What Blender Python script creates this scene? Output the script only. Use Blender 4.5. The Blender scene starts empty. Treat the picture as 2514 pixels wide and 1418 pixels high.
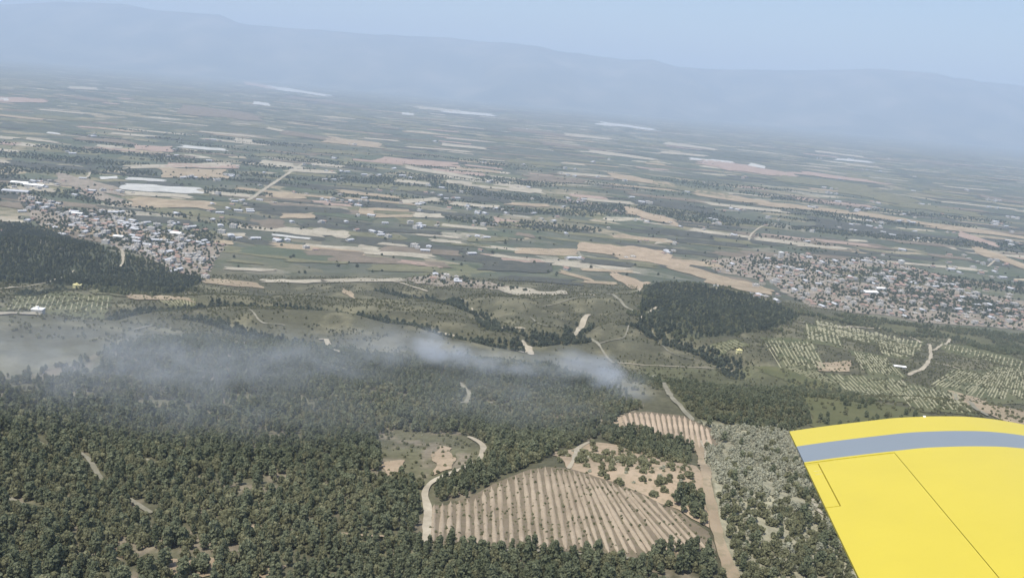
import bpy, bmesh, math, random
import numpy as np

from mathutils import Matrix, Vector

random.seed(7)
rng = np.random.default_rng(11)
scene = bpy.context.scene
COL = scene.collection

# ------------------------------------------------------------------ camera
PW, PH, FPX = 2514.0, 1418.0, 2177.0          # photograph size and focal length in its pixels
PITCH, ROLL = math.radians(12.8), math.radians(5.0)
CAM = np.array([0.0, 0.0, 350.0])
Fw = np.array([0, math.cos(PITCH), -math.sin(PITCH)])
R0 = np.array([1.0, 0, 0])
U0 = np.cross(R0, Fw)
Rt = R0 * math.cos(ROLL) + U0 * math.sin(ROLL)
Up = -R0 * math.sin(ROLL) + U0 * math.cos(ROLL)
cam_data = bpy.data.cameras.new('camera')
cam_data.sensor_width = 36.0
cam_data.lens = 36.0 * FPX / PW
cam_data.clip_start = 0.1
cam_data.clip_end = 90000
cam = bpy.data.objects.new('camera', cam_data)
COL.objects.link(cam)
cam.matrix_world = Matrix(((Rt[0], Up[0], -Fw[0], CAM[0]), (Rt[1], Up[1], -Fw[1], CAM[1]),
                           (Rt[2], Up[2], -Fw[2], CAM[2]), (0, 0, 0, 1)))
scene.camera = cam

# ------------------------------------------------------------------ light
SUN_EL, SUN_AZ = math.radians(66), math.radians(-140)     # azimuth from +Y, clockwise
world = bpy.data.worlds.new('World')
scene.world = world
world.use_nodes = True
wt = world.node_tree
wt.nodes.clear()
sky = wt.nodes.new('ShaderNodeTexSky')
sky.sky_type = 'NISHITA'
sky.sun_disc = False
sky.sun_elevation = SUN_EL
sky.sun_rotation = SUN_AZ
sky.altitude = 300
sky.air_density = 1.0
sky.dust_density = 2.0
sky.ozone_density = 1.5
bg = wt.nodes.new('ShaderNodeBackground')
bg.inputs['Strength'].default_value = 0.11
wo = wt.nodes.new('ShaderNodeOutputWorld')
wt.links.new(sky.outputs[0], bg.inputs['Color'])
wt.links.new(bg.outputs[0], wo.inputs['Surface'])
sun_data = bpy.data.lights.new('sun', 'SUN')
sun_data.energy = 3.8
sun_data.angle = math.radians(0.6)
sun_data.color = (1.0, 0.94, 0.83)
sun = bpy.data.objects.new('sun', sun_data)
COL.objects.link(sun)
sd = Vector((math.sin(SUN_AZ) * math.cos(SUN_EL), math.cos(SUN_AZ) * math.cos(SUN_EL), math.sin(SUN_EL)))
sun.rotation_euler = sd.to_track_quat('Z', 'Y').to_euler()
sun.location = (-300, -100, 900)
scene.view_settings.view_transform = 'Standard'
scene.view_settings.look = 'None'
scene.view_settings.gamma = 1
scene.view_settings.exposure = 0.60
scene.view_settings.use_curve_mapping = False
scene.cycles.max_bounces = 4
scene.cycles.diffuse_bounces = 2
scene.cycles.glossy_bounces = 2
scene.cycles.transparent_max_bounces = 8
scene.cycles.volume_bounces = 2
scene.cycles.volume_max_steps = 64
scene.cycles.use_adaptive_sampling = True
scene.cycles.use_denoising = True

HAZE_DENSITY = 0.000088


# ------------------------------------------------------------------ helpers
def rays(u, v):
    u = np.asarray(u, float); v = np.asarray(v, float)
    d = FPX * Fw + (u - PW / 2)[..., None] * Rt - (v - PH / 2)[..., None] * Up
    return d / np.linalg.norm(d, axis=-1)[..., None]


def project(p):
    q = np.asarray(p, float) - CAM
    z = q @ Fw
    z = np.where(z < 0.01, 0.01, z)
    return PW / 2 + FPX * (q @ Rt) / z, PH / 2 - FPX * (q @ Up) / z


def _hash(ix, iy, seed):
    n = (ix.astype(np.int64) * 374761393 + iy.astype(np.int64) * 668265263 + seed * 974634777) & 0xFFFFFFFF
    n = ((n ^ (n >> 13)) * 1274126177) & 0xFFFFFFFF
    return ((n ^ (n >> 16)) & 0xFFFF) / 65535.0


def vnoise(x, y, scale, seed=0):
    x = np.asarray(x, float) / scale; y = np.asarray(y, float) / scale
    ix = np.floor(x); iy = np.floor(y)
    fx = x - ix; fy = y - iy
    fx = fx * fx * fx * (fx * (fx * 6 - 15) + 10); fy = fy * fy * fy * (fy * (fy * 6 - 15) + 10)
    ix = ix.astype(np.int64); iy = iy.astype(np.int64)
    a = _hash(ix, iy, seed); b = _hash(ix + 1, iy, seed); c = _hash(ix, iy + 1, seed); d = _hash(ix + 1, iy + 1, seed)
    return (a + (b - a) * fx) * (1 - fy) + (c + (d - c) * fx) * fy


def fbm(x, y, scale, seed=0, octs=4):
    s = 0; a = 1.0; t = 0
    for k in range(octs):
        s = s + a * vnoise(x, y, scale / 2 ** k, seed + k * 17); t += a; a *= 0.5
    return s / t


def sstep(a, b, x):
    t = np.clip((x - a) / (b - a), 0, 1)
    return t * t * (3 - 2 * t)


PROF_Y = [-400, 0, 150, 250, 400, 520, 600, 700, 800, 950, 1150, 1350, 1550, 1700, 2500]
PROF_Z = [225, 222, 213, 204, 186, 171, 158, 122, 101, 99, 74, 40, 11, 0, 0]
_py = np.linspace(-400, 2500, 1200)
_pz = np.interp(_py, PROF_Y, PROF_Z)
_k = np.hanning(41); _k /= _k.sum()
_pz = np.convolve(np.pad(_pz, 20, mode='edge'), _k, mode='valid')


GX0, GY0, GC = -760.0, 560.0, 4.0
GULLY = np.zeros((270, 390))           # metres cut into the hills, on a 4 m grid (rows y, columns x)


def gully_depth(x, y):
    fx = np.clip((x - GX0) / GC, 0, GULLY.shape[1] - 1.001); fy = np.clip((y - GY0) / GC, 0, GULLY.shape[0] - 1.001)
    ix = fx.astype(int); iy = fy.astype(int); tx = fx - ix; ty = fy - iy
    g = (GULLY[iy, ix] * (1 - tx) + GULLY[iy, ix + 1] * tx) * (1 - ty) + (GULLY[iy + 1, ix] * (1 - tx) + GULLY[iy + 1, ix + 1] * tx) * ty
    return g


def ground_h(x, y):
    x = np.asarray(x, float); y = np.asarray(y, float)
    az = x / np.maximum(y, 200)
    foot = np.interp(az, [-0.6, -0.39, -0.2, 0, 0.23, 0.48, 0.6], [1340, 1380, 1500, 1600, 1680, 1500, 1450])
    ye = y + (1600 - foot) * sstep(650, 1300, y)
    z = np.interp(ye, _py, _pz)
    near = 1 - sstep(1350, 1650, ye)
    z = z + near * ((fbm(x, y, 170, 3, 3) - 0.5) * 26 * sstep(150, 700, y) + (fbm(x, y, 260, 9, 2) - 0.5) * 14)
    z = z + near * (fbm(x, y, 48, 21, 2) - 0.5) * 5
    z = z + 42 * np.exp(-((x + 780) ** 2 / 240 ** 2 + (y - 1380) ** 2 / 130 ** 2))
    z = z + 22 * np.exp(-((x - 330) ** 2 / 150 ** 2 + (y - 1430) ** 2 / 130 ** 2))
    z = z + 12 * np.exp(-((x - 55) ** 2 / 60 ** 2 + (y - 315) ** 2 / 45 ** 2))
    z = z + (1 - near) * (fbm(x, y, 420, 5, 2) - 0.5) * 5
    return z - gully_depth(x, y)


def on_ground(u, v):
    """point where the line of sight of a photo pixel first meets the terrain"""
    u = np.asarray(u, float); v = np.asarray(v, float)
    d = rays(u, v)
    sh = d.shape[:-1]
    d = d.reshape(-1, 3)
    ts = 150 * 1.025 ** np.arange(0, 205)
    q = CAM + d[:, None, :] * ts[None, :, None]
    below = q[..., 2] < ground_h(q[..., 0], q[..., 1])
    k = np.where(below.any(1), below.argmax(1), len(ts) - 1)
    t_hit = ts[k]; prev = ts[np.maximum(k - 1, 0)]
    lo, hi = prev, t_hit
    for _ in range(14):
        m = (lo + hi) / 2
        p = CAM + d * m[:, None]
        b = p[:, 2] < ground_h(p[:, 0], p[:, 1])
        hi = np.where(b, m, hi); lo = np.where(b, lo, m)
    return (CAM + d * hi[:, None]).reshape(sh + (3,))


def in_poly(px, py, poly):
    inside = np.zeros(np.shape(px), bool)
    n = len(poly)
    for i in range(n):
        x1, y1 = poly[i]; x2, y2 = poly[(i + 1) % n]
        c = ((y1 > py) != (y2 > py)) & (px < (x2 - x1) * (py - y1) / ((y2 - y1) if y2 != y1 else 1e-9) + x1)
        inside ^= c
    return inside


def mesh_obj(name, verts, faces, mat, parent=None, smooth=False, link=True):
    me = bpy.data.meshes.new(name)
    me.from_pydata([tuple(map(float, v)) for v in verts], [], faces)
    if mat is not None:
        for m in (mat if isinstance(mat, (list, tuple)) else [mat]):
            me.materials.append(m)
    if smooth:
        me.polygons.foreach_set('use_smooth', [True] * len(me.polygons))
    me.update()
    o = bpy.data.objects.new(name, me)
    if link:
        COL.objects.link(o)
    if parent is not None:
        o.parent = parent
    return o


def grid_mesh(name, P, mat, smooth=True):
    """P: (n, m, 3) array of points -> quad sheet"""
    n, m = P.shape[:2]
    me = bpy.data.meshes.new(name)
    idx = np.arange(n * m).reshape(n, m)
    q = np.stack([idx[:-1, :-1], idx[:-1, 1:], idx[1:, 1:], idx[1:, :-1]], -1).reshape(-1, 4)
    me.vertices.add(n * m)
    me.vertices.foreach_set('co', P.reshape(-1).astype(np.float32))
    me.loops.add(q.size)
    me.loops.foreach_set('vertex_index', q.reshape(-1).astype(np.int32))
    me.polygons.add(len(q))
    me.polygons.foreach_set('loop_start', (np.arange(len(q)) * 4).astype(np.int32))
    me.update(calc_edges=True)
    me.polygons.foreach_set('use_smooth', np.full(len(q), smooth))
    me.materials.append(mat)
    o = bpy.data.objects.new(name, me)
    COL.objects.link(o)
    return o


def tag(o, label=None, cat=None, group=None, kind=None):
    if label: o['label'] = label
    if cat: o['category'] = cat
    if group: o['group'] = group
    if kind: o['kind'] = kind
    return o


def empty(name, loc):
    o = bpy.data.objects.new(name, None)
    COL.objects.link(o)
    o.location = tuple(map(float, loc))
    o.empty_display_size = 0.5
    return o


class NT:
    """tiny node helper"""
    def __init__(self, name):
        self.mat = bpy.data.materials.new(name)
        self.mat.use_nodes = True
        self.t = self.mat.node_tree
        self.t.nodes.clear()
        self.out = self.t.nodes.new('ShaderNodeOutputMaterial')

    def n(self, typ, **kw):
        nd = self.t.nodes.new(typ)
        for k, v in kw.items():
            if k.startswith('_'):
                setattr(nd, k[1:], v)
        return nd

    def l(self, a, b):
        self.t.links.new(a, b)

    def noise(self, vec, scale, detail=3, rough=0.6):
        nd = self.n('ShaderNodeTexNoise')
        nd.inputs['Scale'].default_value = scale
        nd.inputs['Detail'].default_value = detail
        nd.inputs['Roughness'].default_value = rough
        self.l(vec, nd.inputs['Vector'])
        return nd.outputs['Fac']

    def ramp(self, fac, stops):
        nd = self.n('ShaderNodeValToRGB')
        el = nd.color_ramp.elements
        while len(el) < len(stops):
            el.new(0.5)
        for e, (p, c) in zip(el, stops):
            e.position = p
            e.color = (c[0], c[1], c[2], 1) if not np.isscalar(c) else (c, c, c, 1)
        self.l(fac, nd.inputs['Fac'])
        return nd.outputs['Color']

    def mix(self, fac, a, b, mode='MIX'):
        nd = self.n('ShaderNodeMix')
        nd.data_type = 'RGBA'
        nd.blend_type = mode
        nd.clamp_factor = True
        for sock, val in ((nd.inputs[0], fac), (nd.inputs[6], a), (nd.inputs[7], b)):
            if hasattr(val, 'is_output'):
                self.l(val, sock)
            elif np.isscalar(val):
                sock.default_value = val
            else:
                sock.default_value = (val[0], val[1], val[2], 1)
        return nd.outputs[2]

    def math(self, op, a, b=None, c=None):
        nd = self.n('ShaderNodeMath')
        nd.operation = op
        for i, val in enumerate((a, b, c)):
            if val is None: continue
            if hasattr(val, 'is_output'):
                self.l(val, nd.inputs[i])
            else:
                nd.inputs[i].default_value = val
        return nd.outputs[0]

    def principled(self, color, rough=0.9, spec=0.2):
        b = self.n('ShaderNodeBsdfPrincipled')
        if hasattr(color, 'is_output'):
            self.l(color, b.inputs['Base Color'])
        else:
            b.inputs['Base Color'].default_value = (color[0], color[1], color[2], 1)
        b.inputs['Roughness'].default_value = rough
        b.inputs['Specular IOR Level'].default_value = spec
        self.l(b.outputs[0], self.out.inputs['Surface'])
        return b


def soil_mat(name, c1, c2, scale=0.06, fine=0.6, weeds=None, rows=None):
    m = NT(name)
    g = m.n('ShaderNodeNewGeometry').outputs['Position']
    a = m.noise(g, scale, 4)
    b = m.noise(g, fine, 3)
    col = m.mix(m.ramp(a, [(0.35, 0.0), (0.65, 1.0)]), c1, c2)
    if weeds:
        w = m.ramp(b, [(0.5, 0.0), (0.62, 1.0)])
        col = m.mix(m.math('MULTIPLY', w, weeds[3]), col, weeds[:3])
    col = m.mix(0.35, col, m.ramp(b, [(0.3, 0.55), (0.7, 1.0)]), 'MULTIPLY')
    m.principled(col, 0.95, 0.1)
    return m.mat


def leaf_mat(name, dark, light, var=0.5):
    m = NT(name)
    oi = m.n('ShaderNodeObjectInfo').outputs['Random']
    g = m.n('ShaderNodeNewGeometry')
    a = m.noise(g.outputs['Position'], 0.9, 2)
    big = m.noise(g.outputs['Position'], 0.012, 2)
    f = m.math('ADD', m.math('MULTIPLY', oi, var), m.math('MULTIPLY', a, 0.35))
    f = m.math('ADD', f, m.math('MULTIPLY', m.math('SUBTRACT', big, 0.5), 1.2))
    col = m.mix(f, dark, light)
    b = m.principled(col, 0.75, 0.15)
    tr = m.n('ShaderNodeBsdfTranslucent'); m.l(col, tr.inputs['Color'])
    mx = m.n('ShaderNodeMixShader'); mx.inputs[0].default_value = 0.38
    m.l(b.outputs[0], mx.inputs[1]); m.l(tr.outputs[0], mx.inputs[2]); m.l(mx.outputs[0], m.out.inputs['Surface'])
    return m.mat


def plain_mat(name, col, rough=0.85, spec=0.2, vary=0.2, scale=0.5):
    m = NT(name)
    g = m.n('ShaderNodeNewGeometry').outputs['Position']
    oi = m.n('ShaderNodeObjectInfo').outputs['Random']
    a = m.noise(g, scale, 3)
    f = m.math('ADD', m.math('MULTIPLY', a, 0.5), m.math('MULTIPLY', oi, 0.5))
    c = m.mix(f, tuple(x * (1 - vary) for x in col), tuple(min(1, x * (1 + vary)) for x in col))
    m.principled(c, rough, spec)
    return m.mat


# ------------------------------------------------------------------ materials
M = {}
M['tan'] = soil_mat('dry_stubble_soil', (0.27, 0.215, 0.15), (0.38, 0.31, 0.22), 0.02, 0.15, (0.13, 0.125, 0.075, 0.45))
M['peach'] = soil_mat('peach_bare_soil', (0.30, 0.235, 0.165), (0.41, 0.325, 0.235), 0.04, 0.3, (0.15, 0.135, 0.08, 0.45))
M['pale'] = soil_mat('pale_dry_soil', (0.31, 0.28, 0.22), (0.43, 0.39, 0.31), 0.02, 0.15, (0.14, 0.14, 0.09, 0.45))
M['white'] = soil_mat('white_plastic_mulch', (0.37, 0.37, 0.35), (0.50, 0.50, 0.47), 0.02, 0.15)
M['pink'] = soil_mat('reddish_bare_soil', (0.29, 0.215, 0.175), (0.38, 0.29, 0.24), 0.02, 0.15, (0.13, 0.12, 0.08, 0.4))
M['brown'] = soil_mat('fallow_brown_soil', (0.15, 0.125, 0.095), (0.21, 0.175, 0.135), 0.02, 0.15, (0.09, 0.09, 0.06, 0.5))
M['olive'] = soil_mat('olive_dry_grass', (0.125, 0.125, 0.075), (0.19, 0.18, 0.11), 0.02, 0.15, (0.08, 0.085, 0.05, 0.5))
M['green'] = soil_mat('irrigated_green_crop', (0.078, 0.095, 0.062), (0.105, 0.12, 0.078), 0.02, 0.15)
M['dark'] = soil_mat('dark_tree_crop', (0.064, 0.068, 0.056), (0.09, 0.092, 0.074), 0.03, 0.15)
M['grass'] = soil_mat('short_green_grass', (0.085, 0.092, 0.045), (0.125, 0.125, 0.062), 0.02, 0.4)
M['hill_green'] = soil_mat('weedy_hill_grass', (0.085, 0.095, 0.05), (0.13, 0.13, 0.072), 0.03, 0.3)
M['track'] = soil_mat('pale_dirt_track', (0.31, 0.275, 0.21), (0.43, 0.385, 0.30), 0.08, 0.5)
M['track_grey'] = soil_mat('grey_gravel_track', (0.19, 0.18, 0.135), (0.27, 0.255, 0.20), 0.08, 0.5)
M['asphalt'] = soil_mat('worn_asphalt', (0.16, 0.16, 0.155), (0.2, 0.2, 0.19), 0.08, 0.5)
M['row_soil'] = soil_mat('ploughed_row_soil', (0.275, 0.225, 0.165), (0.36, 0.30, 0.225), 0.06, 0.9)
M['row_gap'] = soil_mat('weedy_gap_soil', (0.15, 0.125, 0.09), (0.20, 0.165, 0.12), 0.08, 0.5, (0.10, 0.095, 0.05, 0.6))
M['row_peach'] = soil_mat('peach_row_soil', (0.36, 0.285, 0.21), (0.44, 0.35, 0.26), 0.05, 0.8)
M['row_vine'] = soil_mat('pale_terrace_soil', (0.25, 0.24, 0.155), (0.34, 0.32, 0.215), 0.05, 0.8)
M['town'] = soil_mat('town_yards', (0.22, 0.185, 0.15), (0.33, 0.285, 0.235), 0.03, 0.12, (0.10, 0.11, 0.07, 0.7))
M['pine_a'] = leaf_mat('pine_needles', (0.135, 0.155, 0.09), (0.235, 0.252, 0.155), 0.6)
M['pine_b'] = leaf_mat('olive_foliage', (0.15, 0.155, 0.085), (0.275, 0.272, 0.16), 0.6)
M['pine_dark'] = leaf_mat('dark_pine_needles', (0.10, 0.122, 0.088), (0.16, 0.178, 0.122), 0.6)
M['scrub'] = leaf_mat('grey_green_scrub_leaves', (0.34, 0.345, 0.255), (0.50, 0.49, 0.375), 0.5)
M['bark'] = plain_mat('bark', (0.10, 0.075, 0.055), 0.9, 0.1, 0.3)

# ------------------------------------------------------------------ ground
def ground_material():
    m = NT('ground_soil_and_parcels')
    geo = m.n('ShaderNodeNewGeometry').outputs['Position']
    at = m.n('ShaderNodeAttribute'); at.attribute_name = 'albedo'
    pl = m.n('ShaderNodeAttribute'); pl.attribute_name = 'plain'
    # near country: soil and grass by area, with grain
    n1 = m.noise(geo, 0.35, 4)
    n2 = m.noise(geo, 0.05, 3)
    near = m.mix(0.6, at.outputs['Color'], m.ramp(n1, [(0.3, 0.5), (0.7, 1.25)]), 'MULTIPLY')
    near = m.mix(0.5, near, m.ramp(n2, [(0.3, 0.6), (0.7, 1.2)]), 'MULTIPLY')
    # the plain: parcels of crops
    mp = m.n('ShaderNodeMapping'); mp.inputs['Rotation'].default_value = (0, 0, math.radians(12))
    m.l(geo, mp.inputs['Vector'])
    wn = m.n('ShaderNodeTexNoise'); wn.inputs['Scale'].default_value = 0.002
    m.l(geo, wn.inputs['Vector'])
    warp = m.n('ShaderNodeMix'); warp.data_type = 'VECTOR'; warp.inputs[0].default_value = 1.0
    va = m.n('ShaderNodeVectorMath'); va.operation = 'MULTIPLY_ADD'
    m.l(wn.outputs['Color'], va.inputs[0]); va.inputs[1].default_value = (260, 260, 0)
    m.l(mp.outputs[0], va.inputs[2])

    def parcels(sx, sy, rnd, rot):
        q = m.n('ShaderNodeMapping')
        q.inputs['Rotation'].default_value = (0, 0, rot)
        q.inputs['Scale'].default_value = (sx, sy, 0.0)
        m.l(va.outputs[0], q.inputs['Vector'])
        v = m.n('ShaderNodeTexVoronoi'); v.voronoi_dimensions = '2D'
        v.distance = 'CHEBYCHEV'
        v.inputs['Scale'].default_value = 1.0
        v.inputs['Randomness'].default_value = rnd
        m.l(q.outputs[0], v.inputs['Vector'])
        s = m.n('ShaderNodeSeparateColor'); m.l(v.outputs['Color'], s.inputs[0])
        return s.outputs
    a = parcels(1 / 210, 1 / 120, 0.85, 0.0)
    b = parcels(1 / 95, 1 / 60, 0.9, 0.25)
    G = [(0.0, (0.064, 0.07, 0.056)), (0.22, (0.084, 0.095, 0.068)), (0.42, (0.105, 0.118, 0.082)), (0.58, (0.135, 0.135, 0.098)),
         (0.72, (0.17, 0.165, 0.095)), (0.83, (0.25, 0.215, 0.14)), (0.93, (0.36, 0.30, 0.21)), (1.0, (0.46, 0.42, 0.34))]
    ca = m.ramp(a[0], G)
    cb = m.ramp(b[0], G)
    pick = m.ramp(a[1], [(0.42, 0.0), (0.44, 1.0)])
    par = m.mix(pick, ca, cb)
    big = m.noise(geo, 0.0011, 3)
    par = m.mix(m.ramp(big, [(0.42, 0.75), (0.6, 0.1)]), par, (0.09, 0.094, 0.074))
    # hedges and single trees inside the parcels
    n3 = m.noise(geo, 0.03, 4, 0.7)
    n4 = m.noise(geo, 0.008, 3, 0.6)
    par = m.mix(m.math('MULTIPLY', m.ramp(n3, [(0.52, 0.0), (0.6, 1.0)]), 0.55), par, (0.05, 0.068, 0.036))
    par = m.mix(m.math('MULTIPLY', m.ramp(n4, [(0.5, 0.0), (0.6, 1.0)]), 0.35), par, (0.06, 0.08, 0.042))
    col = m.mix(pl.outputs['Fac'], near, par)
    m.principled(col, 0.95, 0.1)
    return m.mat


FOREST = [(-200, 965), (120, 905), (300, 850), (500, 828), (800, 856), (1000, 884), (1130, 880), (1350, 900), (1500, 950), (1580, 1000),
          (1520, 1020), (1500, 1050), (1440, 1085), (1350, 1118), (1200, 1190), (1150, 1222), (1060, 1232), (1040, 1330),
          (1060, 1348), (1560, 1372), (1790, 1420), (1900, 2600), (-1200, 2600), (-1200, 985)]
CLEARING = [(925, 1072), (990, 1058), (1140, 1068), (1190, 1100), (1165, 1145), (1060, 1188), (935, 1172)]
FIELD1 = [(1045, 1335), (1062, 1240), (1165, 1222), (1215, 1190), (1300, 1153), (1345, 1146), (1400, 1153), (1470, 1176),
          (1560, 1205), (1640, 1248), (1700, 1283), (1742, 1310), (1765, 1378), (1560, 1369), (1400, 1358), (1200, 1346)]
FIELD2 = [(1528, 1020), (1540, 1012), (1600, 1012), (1680, 1021), (1740, 1052), (1758, 1090), (1705, 1108), (1660, 1088), (1600, 1066), (1530, 1052)]
PEACH = [(1355, 1115), (1440, 1085), (1560, 1100), (1690, 1140), (1730, 1190), (1745, 1300), (1640, 1248), (1560, 1205), (1470, 1176), (1390, 1150)]
SCRUB = [(1705, 1035), (1790, 1045), (1960, 1050), (2060, 1240), (2180, 1500), (2200, 1700), (1850, 1700), (1805, 1418), (1760, 1320), (1750, 1200), (1725, 1110)]
WOODC = [(1540, 930), (1600, 890), (1700, 905), (1800, 912), (1850, 900), (1930, 930), (1975, 985), (1990, 1040), (1940, 1062), (1720, 1032), (1640, 960)]
PINEW = [(1565, 800), (1580, 720), (1610, 700), (1720, 704), (1860, 735), (1965, 775), (1900, 808), (1780, 826), (1690, 832)]
BANDR = [(1960, 770), (2080, 775), (2270, 800), (2600, 830), (2600, 880), (2430, 868), (2330, 832), (2230, 828), (2100, 800)]
LEFTW = [(-80, 545), (60, 556), (150, 580), (300, 625), (420, 668), (500, 688), (440, 722), (300, 715), (200, 705), (120, 700), (-80, 690)]


def build_ground():
    rows = []
    s = 22.0
    while s < 60000:
        rows.append(s); s *= 1.0125 if s < 5000 else 1.03
    rows = np.array(rows) - 170.0
    t = np.linspace(-1, 1, 421)
    a = 0.62 * t + 0.75 * t ** 5
    Y = np.repeat(rows[:, None], len(a), 1)
    X = (Y + 230) * a[None, :]
    Z = ground_h(X, Y)
    P = np.stack([X, Y, Z], -1)
    o = grid_mesh('ground', P, ground_material())
    x = X.ravel(); y = Y.ravel()
    u, v = project(P.reshape(-1, 3))
    az = x / np.maximum(y, 200)
    foot = np.interp(az, [-0.6, -0.39, -0.2, 0, 0.23, 0.48, 0.6], [1340, 1380, 1500, 1600, 1680, 1500, 1450])
    plain = sstep(-60, 60, y - foot)
    n = fbm(x, y, 90, 40, 4)[:, None]; n2 = fbm(x, y, 30, 44, 3)[:, None]
    c = np.array([0.100, 0.098, 0.062]) * (0.72 + 0.5 * n) * (0.85 + 0.3 * n2)
    c = c + sstep(0.56, 0.68, n2) * np.array([0.055, 0.048, 0.032])

    def put(poly, col, k=1.0):
        m = (in_poly(u, v, poly) & (y < 2500))[:, None] * k
        return c * (1 - m) + m * np.array(col) * (0.7 + 0.6 * n2)
    c = put(FOREST, (0.115, 0.112, 0.07))
    c = put(CLEARING, (0.122, 0.118, 0.07))
    c = put([(1480, 1060), (1600, 1060), (1700, 1100), (1690, 1145), (1550, 1115)], (0.16, 0.14, 0.085))
    c = put(SCRUB, (0.30, 0.285, 0.205))
    c = put(WOODC, (0.11, 0.112, 0.062))
    c = put(PINEW, (0.085, 0.09, 0.055))
    c = put(BANDR, (0.11, 0.11, 0.06))
    sp = (in_poly(u, v, FOREST) & (y < 900))[:, None] * sstep(0.57, 0.66, fbm(x, y, 14, 51, 3))[:, None]
    c = c * (1 - sp) + sp * np.array([0.22, 0.19, 0.14])
    c = put(LEFTW, (0.065, 0.075, 0.05))
    ca = o.data.color_attributes.new('albedo', 'FLOAT_COLOR', 'POINT')
    ca.data.foreach_set('color', np.concatenate([c, np.ones((len(c), 1))], 1).astype(np.float32).ravel())
    at = o.data.attributes.new('plain', 'FLOAT', 'POINT')
    at.data.foreach_set('value', plain.astype(np.float32))
    tag(o, kind='structure')
    return o


LINES = [[(280, 772), (380, 752), (470, 745), (560, 738), (700, 748), (830, 762), (940, 775), (1000, 785), (1080, 805), (1200, 830), (1280, 850)],
         [(480, 768), (560, 792), (640, 815), (740, 835), (800, 842)], [(930, 705), (1050, 728), (1130, 742), (1180, 760), (1215, 795), (1250, 806), (1330, 815), (1400, 815), (1440, 790)],
         [(1280, 832), (1350, 828), (1430, 822)], [(1560, 790), (1640, 830), (1720, 850), (1790, 880), (1800, 910)], [(60, 720), (160, 705), (240, 712)]]
GLINES = []


def carve():
    gx, gy = np.meshgrid(GX0 + GC * np.arange(GULLY.shape[1]), GY0 + GC * np.arange(GULLY.shape[0]))
    gp = np.stack([gx.ravel(), gy.ravel()], 1)
    d = np.full(len(gp), 1e9)
    for ln in LINES:
        w = on_ground([p[0] for p in ln], [p[1] for p in ln])[:, :2]
        GLINES.append(w)
    for w in GLINES:
        for i in range(len(w) - 1):
            ab = w[i + 1] - w[i]
            t = np.clip(((gp - w[i]) @ ab) / (ab @ ab), 0, 1)
            d = np.minimum(d, np.linalg.norm(gp - w[i] - t[:, None] * ab, axis=1))
    d = d + (fbm(gp[:, 0], gp[:, 1], 40, 77, 2) - 0.5) * 14
    dep = 9.0 * np.exp(-(np.maximum(d, 0) / 17.0) ** 2)
    edge = sstep(0, 60, gp[:, 0] - GX0) * sstep(0, 60, gp[:, 1] - GY0)
    GULLY[:] = (dep * edge).reshape(GULLY.shape)


carve()
build_ground()

# mountains at the far edge of the plain, ridge line from the photograph at about 25 km
RIDGE = [(-900, -60), (-400, -10), (0, 12), (150, 5), (300, 10), (380, 25), (470, 32), (540, 38), (590, 58), (700, 70), (850, 80), (930, 86), (1100, 92),
         (1250, 110), (1400, 130), (1530, 147), (1600, 147), (1660, 165), (1750, 170), (1950, 173), (2100, 171), (2200, 176), (2300, 186), (2360, 200), (2430, 202), (2514, 212), (2900, 250), (3500, 290)]


def build_mountains():
    n_az, n_d = 420, 90
    az = np.linspace(-0.85, 0.95, n_az)
    # ridge height over azimuth
    ru = np.array([p[0] for p in RIDGE]); rv = np.array([p[1] for p in RIDGE])
    d = rays(ru, rv)
    raz = d[:, 0] / d[:, 1]; rel = d[:, 2] / d[:, 1]
    DR = 25000.0
    top = np.interp(az, raz, rel) * DR + CAM[2]
    dd = np.linspace(17500, 34000, n_d)
    Y = np.repeat(dd[None, :], n_az, 0); A = np.repeat(az[:, None], n_d, 1)
    X = A * Y
    f = np.where(Y < DR, sstep(18600, DR, Y) ** 1.25, 1 - 0.75 * sstep(DR, 34000, Y))
    spur = fbm(X * 1.0, Y * 0.45, 2600, 60, 5)
    amp = np.where(Y < DR, np.sin(np.clip((Y - 18600) / (DR - 18600), 0, 1) * math.pi), 0)
    Z = top[:, None] * f + amp * (spur - 0.5) * 1250
    fine = (fbm(X, Y, 420, 70, 3) - 0.5) * 60
    Z = Z + fine * np.clip(f * 3, 0, 1) * np.where(np.abs(Y - DR) < 400, 0.4, 1)
    Z = np.where(Y < 18600, -6, np.maximum(Z, -6))
    m = NT('hazy_mountain_scrub')
    g = m.n('ShaderNodeNewGeometry').outputs['Position']
    nn = m.noise(g, 0.0009, 5)
    m.principled(m.ramp(nn, [(0.38, (0.05, 0.06, 0.04)), (0.52, (0.10, 0.10, 0.065)), (0.66, (0.18, 0.16, 0.115))]), 0.95, 0.05)
    o = grid_mesh('mountains', np.stack([X, Y, Z], -1), m.mat)
    tag(o, kind='structure')


build_mountains()


# ------------------------------------------------------------------ fields, soil patches, tracks
def drape(P2, lift):
    z = ground_h(P2[..., 0], P2[..., 1]) + lift + 0.00028 * P2[..., 1]
    return np.stack([P2[..., 0], P2[..., 1], z], -1)


_fid = [0]


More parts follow.
